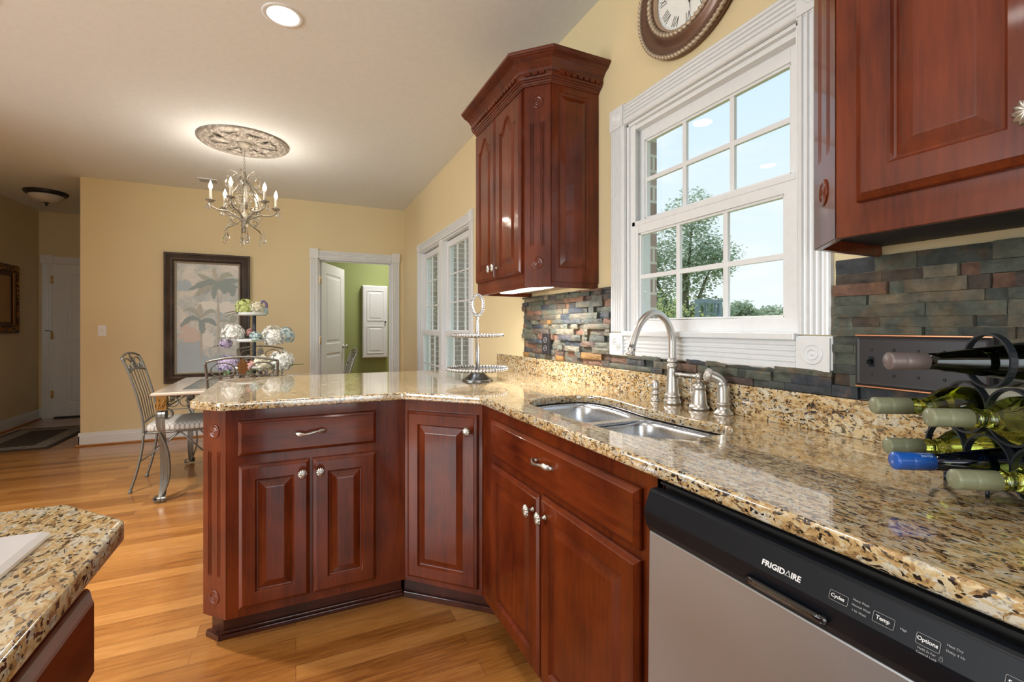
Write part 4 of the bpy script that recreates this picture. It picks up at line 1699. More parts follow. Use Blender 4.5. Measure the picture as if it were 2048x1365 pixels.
T_ = thing('glass_cooktop', 'flat white-rimmed glass cooktop lying on the island granite', 'cooktop', (-.56, .5, .935))
b = MB()
X0, X1, Y0, Y1 = -.86, -.290, .22, .803
zt = .9345
b.loops([[(x, y, zz) for x, y in ((X0 + i_, Y0 + i_), (X1 - i_, Y0 + i_), (X1 - i_, Y1 - i_), (X0 + i_, Y1 - i_))] for i_, zz in
         ((0.002, zt), (0, zt + .003), (0, zt + .007), (.006, zt + .012), (.036, zt + .012), (.037, zt + .0135), (.040, zt + .0135), (.042, zt + .010), (.046, zt + .009))])
obj('rim', b, plain('white_enamel', (.66, .63, .63), .16, coat=.6), T_)
obj('glass_surface', MB().box(X0 + .046, X1 - .046, Y0 + .046, Y1 - .046, zt + .004, zt + .0102), plain('grey_ceramic_glass', (.20, .19, .18), .08, coat=.8), T_)

# ------------------------------------------------------------------ things on the counter
T_ = thing('tiered_stand', 'two-tier beaded silver serving stand with a ring handle on the granite corner', 'serving stand', (.86, 2.27, CT1))
x, y, z = .86, 2.27, CT1
b = MB().lathe([(.080, .0), (.082, .003), (.078, .008), (.060, .018), (.044, .030), (.034, .042), (.032, .048), (.0005, .048)], (x, y, z), 'z', 36)
obj('foot', b, M_alum, T_)


def beaded_plate(mb, r, zz, nb):
    mb.lathe([(.0005, zz), (r * .78, zz), (r * .90, zz + .004), (r, zz + .011), (r + .001, zz + .013), (r * .90, zz + .007), (r * .78, zz + .003), (.0005, zz + .003)], (x, y, z), 'z', 48)
    for i in range(nb):
        a = 2 * math.pi * i / nb
        mb.sphere((x + r * math.cos(a), y + r * math.sin(a), z + zz + .013), math.pi * r / nb * .98, 8, 6)


b = MB()
beaded_plate(b, .157, .047, 58)
obj('lower_plate', b, M_alum, T_)
b = MB()
beaded_plate(b, .131, .222, 48)
obj('upper_plate', b, M_alum, T_)
b = MB().lathe([(.0105, .048), (.0105, .222), (.0115, .224), (.0105, .226), (.0095, .29), (.0065, .312), (.006, .330), (.0005, .332)], (x, y, z), 'z', 14)
obj('stem', b, M_alum, T_)
b = MB()
zc, ra, rb_ = z + .392, .0265, .050
n = 40
ux, uy = .97, -.25       # the ring faces roughly towards the camera, turned a little
pts = [(x + ux * ra * math.cos(2 * math.pi * i / n), y + uy * ra * math.cos(2 * math.pi * i / n), zc + rb_ * math.sin(2 * math.pi * i / n)) for i in range(n)]
b.tube(pts, .0055, 8, closed=True)
for i in range(30):
    a = 2 * math.pi * i / 30
    b.sphere((x + ux * (ra + .0075) * math.cos(a), y + uy * (ra + .0075) * math.cos(a), zc + (rb_ + .0075) * math.sin(a)), .0048, 8, 6)
obj('ring_handle', b, M_alum, T_)


# ---- wine bottles lying in a wire rack
WS = 0.95
AX = Vector((.843, -.538, 0)).normalized()
cap_green = plain('sage_green_cap', (.21, .22, .135), .42, coat=.2)
cap_blue = plain('blue_cap', (.01, .09, .42), .3, coat=.4)
cap_mauve = plain('mauve_foil', (.18, .14, .135), .4, metal=.3)
M_label = plain('cream_paper_label', (.80, .74, .58), .6)
M_wink = plain('black_ink', (.02, .02, .02), .6)


def bottle(name, lab, cap_at, glassm, capm, kind, label=False, wname=None):
    cap_at = (cap_at[0] * WS, cap_at[1] * WS, 1.21 + (cap_at[2] - 1.21) * WS)
    M = Matrix.Translation(cap_at) @ Matrix.Scale(WS, 4) @ AX.to_track_quat('Z', 'Y').to_matrix().to_4x4()
    t = thing(name, lab, 'wine bottle', tuple(Vector(cap_at) + AX * .2), 0, 'wine bottles in the rack')
    if kind == 'bordeaux':
        prof = [(.0135, .058), (.0138, .066), (.0155, .069), (.0155, .073), (.0140, .076), (.0142, .084), (.019, .096), (.029, .110), (.0355, .124), (.0372, .140), (.0372, .290), (.034, .297), (.0005, .297)]
    else:
        prof = [(.0135, .058), (.0145, .075), (.0185, .105), (.0245, .145), (.0305, .185), (.0345, .215), (.0360, .240), (.0360, .322), (.033, .330), (.0005, .330)]
    b = MB(M)
    b.lathe(prof, seg=36, cap=True)
    gl = obj('glass', b, glassm, t)
    b = MB(M)
    b.lathe([(.0005, 0), (.0135, .0005), (.0150, .002), (.0155, .005), (.0149, .007), (.0155, .009), (.0149, .011), (.0155, .013), (.0149, .015), (.0155, .018), (.0151, .020), (.0155, .024), (.0150, .0255),
             (.0155, .027), (.0152, .030), (.0152, .060), (.0140, .0605)], seg=32)
    obj('cap', b, capm, t)
    if label:
        b = MB(M)
        seg = 20
        ls = []
        for zz in (.158, .262):
            ls.append([(.0376 * math.cos(a), .0376 * math.sin(a), zz) for a in [math.radians(-20 + 220 * k / seg) for k in range(seg + 1)]])
        b.loops(ls, False, False, True, closed=False)
        obj('label', b, M_label, t, fix=False)
    return t, M


bottle('wine_bottle', 'dark wine bottle with a mauve foil neck, topmost on the rack', (.939, .458, 1.151), M_wine_dark, cap_mauve, 'flute')
tb, Mb = bottle('wine_bottle', 'green wine bottle with a cream label, sage cap, middle layer by the wall', (.965, .494, 1.066), M_wine_green, cap_green, 'bordeaux', True)
b = MB(Mb)
for a0, z0_, z1_ in ((96, .170, .182), (96, .19, .20)):
    ls = [[(.0379 * math.cos(math.radians(a0 + k)), .0379 * math.sin(math.radians(a0 + k)), zz) for k in range(0, 13, 3)] for zz in (z0_, z1_)]
    b.loops(ls, False, False, True, closed=False)
obj('label_print', b, M_wink, tb, fix=False)
bottle('wine_bottle', 'green wine bottle with a sage cap, nearer one of the middle layer', (.942, .402, 1.062), M_wine_green, cap_green, 'bordeaux')
bottle('wine_bottle', 'pale green wine bottle half hidden behind the blue one', (1.025, .502, .983), M_wine_green, cap_green, 'bordeaux')
tb, Mb = bottle('wine_bottle', 'blue wine bottle with a bright blue cap, bottom layer', (.946, .453, .977), M_wine_blue, cap_blue, 'flute')
for s_, zz in (('SCHMITT', .029), ('SÖHNE', .024)):
    pass


def wrap(off_a, off_z):
    def f(p):
        a = off_a + p.y / .0154
        return (.01545 * math.cos(a), .01545 * math.sin(a), off_z - p.x * 1.0)
    return f


for s_, a_ in (('SCHMITT', math.radians(100)), ('SÖHNE', math.radians(122))):
    text_obj(s_, .0055, Mb, plain('pale_blue_print', (.45, .60, .80), .5), tb, 'lettering', 0.0, bend=wrap(a_, .056))
bottle('wine_bottle', 'green wine bottle with a sage cap, nearest the front of the bottom layer', (.921, .362, .975), M_wine_green, cap_green, 'bordeaux')

T_ = thing('wine_rack', 'black strap-iron wine rack holding six bottles on the counter', 'wine rack', (1.10, .34, CT1))
AN = Vector((.538, .843, 0))
for (na, zc) in ((.89, 1.153), (.935, 1.0665), (.845, 1.0645), (.98, .983), (.89, .980), (.80, .979)):
    for aa in (.702, .80):
        na_, zc_ = na * WS, 1.21 + (zc - 1.21) * WS
        c = AX * aa * WS + AN * na_
        b = MB()
        R_ = .0432
        pts = [(c.x + AN.x * R_ * math.cos(q), c.y + AN.y * R_ * math.cos(q), zc_ + R_ * math.sin(q)) for q in [2 * math.pi * i / 36 for i in range(36)]]
        b.tube(pts, 1.0, closed=True, flat=(.010, .0035, tuple(AX)))
        obj('ring', b, M_black_iron, T_)
for na in (.80, .89, .98):
    b = MB()
    p0, p1 = AX * .665 + AN * na * WS, AX * .762 + AN * na * WS
    for p in (p0, p1): b.tube([(p.x, p.y, .9345), (p.x, p.y, .9485)], .003, 8)
    b.tube([(p0.x, p0.y, .9475), (p1.x, p1.y, .9475)], .0025, 8)
    obj('cross_bar', b, M_black_iron, T_)

# ------------------------------------------------------------------ the round clock over the sink window
T_ = thing('wall_clock', 'large round bronze clock with roped rims hung above the sink window', 'clock', (WX, 1.235, 2.445))
Mk = frame_mat((WX - .002, 1.235, 2.445), (0, -1, 0), (0, 0, 1))
M_clkbr = plain('coppery_bronze_frame', (.16, .085, .055), .38, metal=.45, coat=.2)
M_clkrope = plain('antiqued_rope_trim', (.45, .36, .26), .4, metal=.4)
b = MB(Mk)
b.lathe([(.240, 0), (.248, .006), (.250, .016), (.244, .024), (.236, .026), (.228, .022), (.215, .020), (.200, .024), (.190, .034), (.183, .038), (.176, .036), (.160, .032), (.158, .022), (.158, .010), (.158, 0)], seg=72, cap=False)
obj('frame', b, M_clkbr, T_)
for R_, zz, rr, k in ((.242, .026, .0075, 90), (.172, .038, .0085, 54)):
    b = MB(Mk)
    n = k * 6
    ls = []
    for i in range(n):
        a = 2 * math.pi * i / n
        l = []
        for j in range(8):
            q = 2 * math.pi * j / 8
            r_ = rr * (1 + .28 * math.cos(k * a + q * 1.0))
            l.append(((R_ + r_ * math.cos(q)) * math.cos(a), (R_ + r_ * math.cos(q)) * math.sin(a), zz + r_ * math.sin(q)))
        ls.append(l)
    ls.append(ls[0])
    b.loops(ls, False, False, True)
    obj('rope_rim', b, M_clkrope, T_)
b = MB(Mk).lathe([(.159, .030), (.154, .030), (.151, .022), (.151, .014), (.159, .014)], seg=60, cap=False)
obj('inner_bezel', b, plain('pale_bronze_bezel', (.5, .36, .25), .35, metal=.5), T_)
dial = obj('dial', MB(Mk).lathe([(.153, .012), (.0005, .012)], seg=60, cap=False), plain('ivory_dial', (.86, .86, .83), .5), T_)
nums = ['XII', 'I', 'II', 'III', 'IIII', 'V', 'VI', 'VII', 'VIII', 'IX', 'X', 'XI']
b = MB(Mk)
for h_, s_ in enumerate(nums):
    a = math.pi / 2 - 2 * math.pi * h_ / 12
    Rm, hh = .122, .034
    ws = {'I': .006, 'V': .014, 'X': .014}
    tot = sum(ws[c] for c in s_) + .003 * (len(s_) - 1)
    cx = -tot / 2
    for c in s_:
        w_ = ws[c]
        segs_ = {'I': [((w_ / 2, -hh / 2), (w_ / 2, hh / 2))], 'V': [((0, hh / 2), (w_ / 2, -hh / 2)), ((w_ / 2, -hh / 2), (w_, hh / 2))],
                 'X': [((0, hh / 2), (w_, -hh / 2)), ((0, -hh / 2), (w_, hh / 2))]}[c]
        for p, q in segs_:
            P = []
            for (u, v) in (p, q):
                u = u + cx
                r_ = Rm + v
                P.append((r_ * math.cos(a) + u * math.sin(a), r_ * math.sin(a) - u * math.cos(a), .0132))
            b.tube(P, 1.0, flat=(.0008, .0017, (0, 0, 1)))
        cx += w_ + .003
for i in range(60):
    a = 2 * math.pi * i / 60
    b.tube([(.1445 * math.cos(a), .1445 * math.sin(a), .0128), (.1475 * math.cos(a), .1475 * math.sin(a), .0128)], 1.0, flat=(.0008, .0006, (0, 0, 1)))
obj('numerals', b, M_wink, T_)
for nm, a, L_, w_ in (('minute_hand', math.radians(-83), .118, .0032), ('hour_hand', math.radians(38), .078, .0045)):
    b = MB(Mk)
    d_ = Vector((math.cos(a), math.sin(a), 0))
    pts = [tuple(-d_ * .02 + Vector((0, 0, .017))), tuple(Vector((0, 0, .017))), tuple(d_ * L_ * .5 + Vector((0, 0, .017))), tuple(d_ * L_ * .6 + Vector((0, 0, .017))), tuple(d_ * L_ * .7 + Vector((0, 0, .017))), tuple(d_ * L_ + Vector((0, 0, .017)))]
    b.tube(pts, [.8, 1, .7, 2.6, .8, .3], flat=(w_, .0010, (0, 0, 1)))
    obj(nm, b, M_wink, T_)

# ------------------------------------------------------------------ picture of palms on the far wall
T_ = thing('framed_painting', 'tall framed painting of grey-blue palm trees on the far wall', 'painting', (-.88, FY, 1.31))
FX0, FX1, FZ0, FZ1 = -1.285, -.478, .600, 2.022
M_frame = wood('distressed_black_brown_frame', (.018, .013, .012), (.085, .058, .045), 'z', .35, .3)


def frame_ring(name, parent, x0, x1, z0, z1, y, prof, mat):
    """mitred frame; prof = list of (inset from the outside, projection from the wall)"""
    mb = MB()
    mb.loops([[(x0 + i_, y - p_, z0 + i_), (x1 - i_, y - p_, z0 + i_), (x1 - i_, y - p_, z1 - i_), (x0 + i_, y - p_, z1 - i_)] for i_, p_ in prof], False, False)
    return obj(name, mb, mat, parent)


frame_ring('frame', T_, FX0, FX1, FZ0, FZ1, FY, [(0, 0), (0, .040), (.006, .046), (.018, .046), (.024, .040), (.030, .042), (.060, .056), (.075, .055), (.084, .046), (.090, .040), (.096, .040)], M_frame)
M_fbead = plain('silvered_bead_fillet', (.42, .37, .30), .4, metal=.4)
frame_ring('bead_fillet', T_, FX0 + .096, FX1 - .096, FZ0 + .096, FZ1 - .096, FY, [(0, .036), (.002, .043), (.008, .043), (.010, .036), (.016, .032), (.018, .022)], M_fbead)
b = MB()
for (p, q) in (((FX0 + .101, FZ0 + .101), (FX1 - .101, FZ0 + .101)), ((FX0 + .101, FZ1 - .101), (FX1 - .101, FZ1 - .101)), ((FX0 + .101, FZ0 + .101), (FX0 + .101, FZ1 - .101)), ((FX1 - .101, FZ0 + .101), (FX1 - .101, FZ1 - .101))):
    L_ = math.hypot(q[0] - p[0], q[1] - p[1])
    k = int(L_ / .014)
    for i in range(k + 1):
        b.sphere((p[0] + (q[0] - p[0]) * i / k, FY - .043, p[1] + (q[1] - p[1]) * i / k), .005, 6, 4)
obj('beading', b, plain('dark_gold_beads', (.30, .24, .15), .4, metal=.5), T_)


def canvas_mat():
    t = NT('weathered_canvas')
    co = t.coords()
    n1 = t.n('ShaderNodeTexNoise', i_Scale=4.5, i_Detail=8.0, i_Roughness=0.62, i_Distortion=.6)
    n2 = t.n('ShaderNodeTexNoise', i_Scale=38.0, i_Detail=6.0, i_Roughness=.7)
    t.l(co, n1.inputs['Vector'])
    t.l(co, n2.inputs['Vector'])
    r = t.ramp([(.32, (.42, .50, .55)), (.46, (.60, .64, .64)), (.56, (.74, .73, .69)), (.68, (.82, .80, .76)), (.8, (.72, .60, .55))])
    t.l(n1.outputs['Fac'], r.inputs[0])
    mx = t.n('ShaderNodeMixRGB', blend_type='MULTIPLY', i_0=.5)
    r2 = t.ramp([(.3, (.7, .7, .7)), (.6, (1.1, 1.1, 1.1))])
    t.l(n2.outputs['Fac'], r2.inputs[0])
    t.l(r.outputs[0], mx.inputs[1])
    t.l(r2.outputs[0], mx.inputs[2])
    t.l(mx.outputs[0], t.p.inputs['Base Color'])
    t.set(Roughness=.6)
    return t.m


cX0, cX1, cZ0, cZ1 = FX0 + .112, FX1 - .112, FZ0 + .112, FZ1 - .112
cv = obj('canvas', MB().box(cX0, cX1, FY - .024, FY - .020, cZ0, cZ1), canvas_mat(), T_)
PU = lambda u, v, k=0: (cX0 + (cX1 - cX0) * u, FY - .0245 - k * .0004, cZ0 + (cZ1 - cZ0) * v)
pm = [plain('paint_grey_blue', (.33, .40, .41), .7, bscale=25), plain('paint_sage_grey', (.46, .49, .44), .7, bscale=25), plain('paint_pale_blue', (.48, .57, .64), .7, bscale=12),
      plain('paint_taupe', (.54, .53, .47), .7, bscale=25), plain('paint_blush', (.68, .58, .53), .7, bscale=30), plain('paint_cream', (.82, .81, .77), .7, bscale=20)]
CW_, CH_ = cX1 - cX0, cZ1 - cZ0


def blade(mb, pts, w, k):
    P = catmull([(p[0], p[1], 0) for p in pts], 5)
    n = len(P)
    L_, R_ = [], []
    for i, p in enumerate(P):
        t_ = (P[min(i + 1, n - 1)] - P[max(i - 1, 0)])
        t_ = Vector((t_.x * CW_, t_.y * CH_))
        t_.normalize()
        s = math.sin(math.pi * min(1, (i + .6) / n)) ** .7 * w / 2
        s *= 1 + .18 * math.sin(i * 2.1)
        L_.append(PU(p.x - t_.y * s / CW_, p.y + t_.x * s / CH_, k))
        R_.append(PU(p.x + t_.y * s / CW_, p.y - t_.x * s / CH_, k))
    vs = L_ + R_
    mb.add(vs, [(i, i + 1, n + i + 1, n + i) for i in range(n - 1)])


def blot(mb, c, rx, ry, k, seed):
    rnd = random.Random(seed)
    n = 22
    ph = [rnd.uniform(.75, 1.2) for _ in range(n)]
    P = [PU(min(.995, max(.005, c[0] + rx * ph[i] * math.cos(2 * math.pi * i / n))), min(.995, max(.005, c[1] + ry * ph[i] * math.sin(2 * math.pi * i / n))), k) for i in range(n)]
    mb.add(P, [tuple(range(n))])


_stroke = [1.0]


def paint(mat, *items):
    for it in items:
        b = MB()
        it(b)
        _stroke[0] += 1
        for i_, p in enumerate(b.v): b.v[i_] = Vector((p.x, FY - .0242 - .00022 * _stroke[0], p.z))
        obj('painted_shape', b, mat, cv, fix=False)


paint(pm[2], lambda b: blot(b, (.20, .12), .24, .22, 1, 3), lambda b: blot(b, (.42, .06), .3, .10, 1, 9), lambda b: blot(b, (.10, .79), .13, .055, 1, 5))
paint(pm[5], lambda b: blot(b, (.82, .60), .18, .06, 1, 6), lambda b: blot(b, (.50, .62), .22, .045, 1, 7), lambda b: blot(b, (.5, .30), .12, .08, 1, 8), lambda b: blot(b, (.85, .30), .14, .07, 1, 12))
paint(pm[4], lambda b: blot(b, (.22, .34), .17, .07, 2, 10), lambda b: blot(b, (.12, .42), .08, .05, 2, 11))
paint(pm[3], lambda b: blade(b, [(.66, .18), (.665, .45), (.655, .74)], .026, 3), lambda b: blade(b, [(.39, .12), (.385, .3), (.375, .49)], .022, 3),
      lambda b: blade(b, [(.64, .84), (.60, .92), (.595, .98)], .042, 3), lambda b: blade(b, [(.37, .52), (.36, .58), (.37, .63)], .05, 3))
paint(pm[1], lambda b: blade(b, [(.66, .83), (.50, .86), (.33, .905)], .05, 4), lambda b: blade(b, [(.66, .82), (.46, .78), (.30, .70)], .07, 4), lambda b: blade(b, [(.66, .84), (.78, .91), (.90, .90)], .055, 4),
      lambda b: blade(b, [(.37, .50), (.24, .58), (.10, .57)], .035, 4), lambda b: blade(b, [(.37, .50), (.52, .57), (.62, .55)], .035, 4), lambda b: blade(b, [(.66, .47), (.80, .48), (.97, .44)], .03, 4),
      lambda b: blade(b, [(.90, .46), (.91, .50), (.90, .53)], .07, 4))
paint(pm[0], lambda b: blade(b, [(.66, .83), (.48, .83), (.20, .76)], .065, 5), lambda b: blade(b, [(.66, .83), (.60, .76), (.585, .68)], .05, 5), lambda b: blade(b, [(.66, .83), (.76, .78), (.76, .73)], .08, 5),
      lambda b: blade(b, [(.66, .83), (.84, .85), (.99, .86)], .06, 5), lambda b: blade(b, [(.66, .83), (.86, .79), (.90, .71)], .08, 5), lambda b: blade(b, [(.66, .82), (.84, .81), (.99, .79)], .05, 5),
      lambda b: blade(b, [(.37, .48), (.22, .50), (.06, .42)], .05, 5), lambda b: blade(b, [(.37, .47), (.52, .48), (.63, .43)], .05, 5), lambda b: blade(b, [(.37, .48), (.40, .42), (.40, .36)], .06, 5))

# ---- light switch
T_ = thing('light_switch', 'small white light switch on the far wall left of the painting', 'light switch', (-1.81, FY, 1.174))
obj('plate', MB().box(-1.845, -1.775, FY - .006, FY, 1.117, 1.231), M_vinyl, T_, 0.002)
obj('rocker', MB().box(-1.818, -1.802, FY - .012, FY - .005, 1.16, 1.188), M_white, T_, 0.001)

# ---- cabinet on the green wall
T_ = thing('wall_closet', 'narrow white panelled cabinet hung on the green wall seen through the doorway', 'wall cabinet', (1.17, 7.9, 1.3))
obj('body', MB().box(.972, 1.372, 7.79, 7.899, .712, 1.888), M_door_white, T_, 0.003)
Mg = frame_mat((.972, 7.79, .712), (1, 0, 0), (0, 0, 1))
b = MB()
raised_panel(b, Mg, .004, .396, .004, 1.172, T=.018, st=0)
dg = obj('door', b, M_door_white, T_)
for (a_, c_) in ((.07, .52), (.60, 1.10)):
    b = MB(Mg)
    L = lambda ins, z: [(.065 + ins, a_ + ins, z), (.335 - ins, a_ + ins, z), (.335 - ins, c_ - ins, z), (.065 + ins, c_ - ins, z)]
    b.loops([L(0, .0181), L(.004, .026), (L(.012, .027)), L(.018, .0185), L(.04, .019), L(.055, .0255)], False, True)
    obj('moulded_panel', b, M_door_white, dg)
b = MB(Mg).lathe([(.006, 0), (.006, .018), (.015, .024), (.015, .030), (.001, .034)], (.355, .585, .018), 'z', 14)
obj('knob', b, M_black_iron, dg)

# ---- gilded picture in the hall
T_ = thing('gilt_frame', 'ornate gold-leafed picture frame on the dark hall wall at left edge', 'picture frame', (-3.07, 7.2, 1.55))
M_gilt = metal('old_gilding', (.62, .32, .07), .35)
M_giltdk = plain('dark_gilt_ground', (.10, .045, .015), .5, metal=.5)  # darker gilt for the frame body under the carved leaves
b = MB()
y0, y1, z0, z1 = 6.62, 7.585, 1.140, 1.945
X = -3.07
prof = [(0, 0), (0, .035), (.012, .05), (.04, .055), (.075, .042), (.082, .030), (.094, .034), (.13, .02), (.135, .008)]
b.loops([[(X + p_, y0 + i_, z0 + i_), (X + p_, y1 - i_, z0 + i_), (X + p_, y1 - i_, z1 - i_), (X + p_, y0 + i_, z1 - i_)] for i_, p_ in prof], False, False)
obj('frame', b, M_giltdk, T_)
b = MB()
rnd = random.Random(4)
for i in range(300):
    side = rnd.choice('lrtb')
    w_ = rnd.uniform(.018, .072)
    if side in 'lr':
        yy = (y0 + w_) if side == 'l' else (y1 - w_)
        zz = rnd.uniform(z0 + .02, z1 - .02)
    else:
        zz = (z0 + w_) if side == 'b' else (z1 - w_)
        yy = rnd.uniform(y0 + .02, y1 - .02)
    q = rnd.uniform(0, math.pi)
    r_ = rnd.uniform(.006, .012)
    b.tube([(X + .050, yy - r_ * math.cos(q) * 1.6, zz - r_ * math.sin(q) * 1.6), (X + .058, yy, zz), (X + .050, yy + r_ * math.cos(q + .8) * 1.6, zz + r_ * math.sin(q + .8) * 1.6)], [.001, .004, .001], 5)
for i in range(56):
    t_ = i / 55
    zz = z0 + .10 + (z1 - z0 - .2) * t_
    b.sphere((X + .034, y1 - .098, zz), .005, 6, 4, (1, 1, 1.5))
obj('carved_leaves', b, M_gilt, T_)
obj('inner_slip', MB().box(X + .006, X + .012, y0 + .13, y1 - .13, z0 + .13, z1 - .13), plain('gilded_canvas', (.42, .24, .08), .5, bscale=6), T_)

# ---- hall rug
T_ = MB().prism([(-2.945, 6.15), (-2.235, 6.15), (-2.235, 7.38), (-2.945, 7.38)], 0, .009)


def rug_mat():
    t = NT('bordered_rug')
    tc = t.n('ShaderNodeTexCoord')
    sp = t.n('ShaderNodeSeparateXYZ')
    t.l(tc.outputs['Generated'], sp.inputs[0])

    def edge(out, size):
        a = t.n('ShaderNodeMath', operation='SUBTRACT', i_0=1.0)
        t.l(out, a.inputs[1])
        m = t.n('ShaderNodeMath', operation='MINIMUM')
        t.l(out, m.inputs[0])
        t.l(a.outputs[0], m.inputs[1])
        k = t.n('ShaderNodeMath', operation='MULTIPLY', i_1=size)
        t.l(m.outputs[0], k.inputs[0])
        return k.outputs[0]
    e = t.n('ShaderNodeMath', operation='MINIMUM')
    t.l(edge(sp.outputs[0], .71), e.inputs[0])
    t.l(edge(sp.outputs[1], 1.23), e.inputs[1])
    band = t.ramp([(0, (0, 0, 0)), (.04, (1, 1, 1)), (.175, (1, 1, 1)), (.176, (0, 0, 0))], 'CONSTANT')
    t.l(e.outputs[0], band.inputs[0])
    # white lines bounding the border
    vor = t.n('ShaderNodeTexWave', wave_type='RINGS', i_Scale=9.0, i_Distortion=6.0, i_Detail=2.0)
    t.l(t.coords(), vor.inputs['Vector'])
    r = t.ramp([(0.45, (.035, .028, .025)), (.55, (.42, .38, .34))])
    t.l(vor.outputs['Fac'], r.inputs[0])
    mx = t.n('ShaderNodeMixRGB')
    mx.inputs[1].default_value = (.05, .040, .034, 1)
    t.l(band.outputs[0], mx.inputs[0])
    t.l(r.outputs[0], mx.inputs[2])
    t.l(mx.outputs[0], t.p.inputs['Base Color'])
    t.set(Roughness=.95)
    return t.m


o = obj('hall_rug', T_, rug_mat(), bevel=.002)
tag(o, 'dark rug with a patterned grey border on the hall floor', 'rug')

# ---- flush light in the hall
T_ = thing('flush_ceiling_light', 'dark bronze flush ceiling light with a frosted bowl in the hall', 'ceiling light', (-2.55, 6.97, H))
c = (-2.555, 6.97, H)
b = MB().lathe([(.060, 0), (.185, -.001), (.190, -.012), (.180, -.030), (.165, -.040), (.150, -.042)], c, 'z', 40)
obj('canopy', b, M_orb, T_)
b = MB().lathe([(.150, -.038), (.148, -.055), (.130, -.085), (.095, -.108), (.05, -.120), (.0005, -.124)], c, 'z', 36)
obj('glass_bowl', b, plain('frosted_alabaster_glass', (.62, .58, .52), .5), T_)
b = MB().lathe([(.026, -.118), (.028, -.123), (.010, -.135), (.008, -.140), (.012, -.147), (.010, -.156), (.0005, -.160)], c, 'z', 14)
obj('finial', b, M_orb, T_)

# ---- ceiling vent
T_ = thing('ceiling_vent', 'small grey air vent on the ceiling near the far wall', 'vent', (-.80, 5.69, H))
obj('frame', MB().box(-.91, -.74, 5.63, 5.77, H - .008, H), M_ceil, T_, 0.002)
for i in range(6):
    obj('slat', MB().box(-.90, -.75, 5.64 + i * .02, 5.65 + i * .02, H - .012, H - .007), plain('grey_vent_slat', (.35, .33, .30), .6) if i == 0 else bpy.data.materials['grey_vent_slat'], T_)

# ---- recessed cans
def can_light(x, y, lab, e=75):
    t = thing('recessed_light', lab, 'recessed light', (x, y, H), 0, 'recessed ceiling lights')
    obj('trim_ring', MB().lathe([(.070, .0), (.072, -.004), (.088, -.005), (.094, -.001), (.094, .0)], (x, y, H), 'z', 36, cap=False), M_white, t)
    obj('bulb_face', MB().lathe([(.069, -.0015), (.0005, -.0030)], (x, y, H), 'z', 30, cap=False), M_can, t)
    lamp('can_light_beam', 'SPOT', (x, y, H - .02), e, (1.0, .96, .90), (0, 0, 0), spot_size=math.radians(125), spot_blend=.9, shadow_soft_size=.08)
    return t


can_light(-.057, 2.535, 'round recessed ceiling light at the top of the photo')
can_light(.30, .55, 'recessed ceiling light overhead in front of the sink, reflected in the window', 28)
can_light(-1.35, 2.95, 'added recessed light, out of view, brightening the dining end', 290)  # lamp added out of view to brighten the dining end
can_light(-1.35, 1.0, 'recessed ceiling light above the kitchen island')

# ------------------------------------------------------------------ ceiling medallion and chandelier
CX_, CY_ = -.385, 4.40
T_ = thing('ceiling_medallion', 'large round carved plaster medallion around the chandelier hook', 'ceiling medallion', (CX_, CY_, H))
def carved_mat():
    t = NT('silver_plaster_painted_shade')
    co = t.coords()
    v = t.n('ShaderNodeTexVoronoi', i_Scale=34.0)
    v.feature = 'SMOOTH_F1'
    n_ = t.n('ShaderNodeTexNoise', i_Scale=60.0, i_Detail=4.0)
    t.l(co, v.inputs['Vector'])
    t.l(co, n_.inputs['Vector'])
    a = t.n('ShaderNodeMath', operation='MULTIPLY_ADD', i_1=.5)
    t.l(n_.outputs['Fac'], a.inputs[0])
    t.l(v.outputs['Distance'], a.inputs[2])
    r = t.ramp([(.35, (.52, .48, .43)), (.75, (.27, .24, .21))])  # dark outlines painted into the colour as shade on the carving
    t.l(a.outputs[0], r.inputs[0])
    t.l(r.outputs[0], t.p.inputs['Base Color'])
    t.set(Roughness=.4, Metallic=.3)
    t.bump(a.outputs[0], 1.0, .012)
    return t.m


M_med = carved_mat()
b = MB()
R0 = .335
seg = 120
ls = []
for r_, h_, wv, k in ((R0, 0, 0, 0), (R0, -.010, 0, 0), (R0 - .008, -.018, 0, 0), (R0 - .018, -.016, 0, 0), (R0 - .024, -.022, .0, 0), (R0 - .034, -.020, 0, 0), (R0 - .040, -.012, .0, 0),
                      (R0 - .052, -.020, .006, 60), (R0 - .068, -.020, .006, 60), (R0 - .078, -.010, 0, 0), (R0 - .090, -.016, 0, 0), (R0 - .098, -.010, 0, 0), (R0 - .13, -.010, .006, 12), (R0 - .17, -.013, .008, 24),
                      (R0 - .21, -.012, .008, 16), (R0 - .225, -.010, .004, 20), (.088, -.012, 0, 0), (.082, -.022, 0, 0), (.074, -.022, 0, 0), (.068, -.014, 0, 0), (.0005, -.014, 0, 0)):
    ls.append([(CX_ + r_ * math.cos(2 * math.pi * i / seg), CY_ + r_ * math.sin(2 * math.pi * i / seg), H + h_ + wv * math.cos(k * 2 * math.pi * i / seg)) for i in range(seg)])
b.loops(ls, False, False, True)
obj('disc', b, M_med, T_)
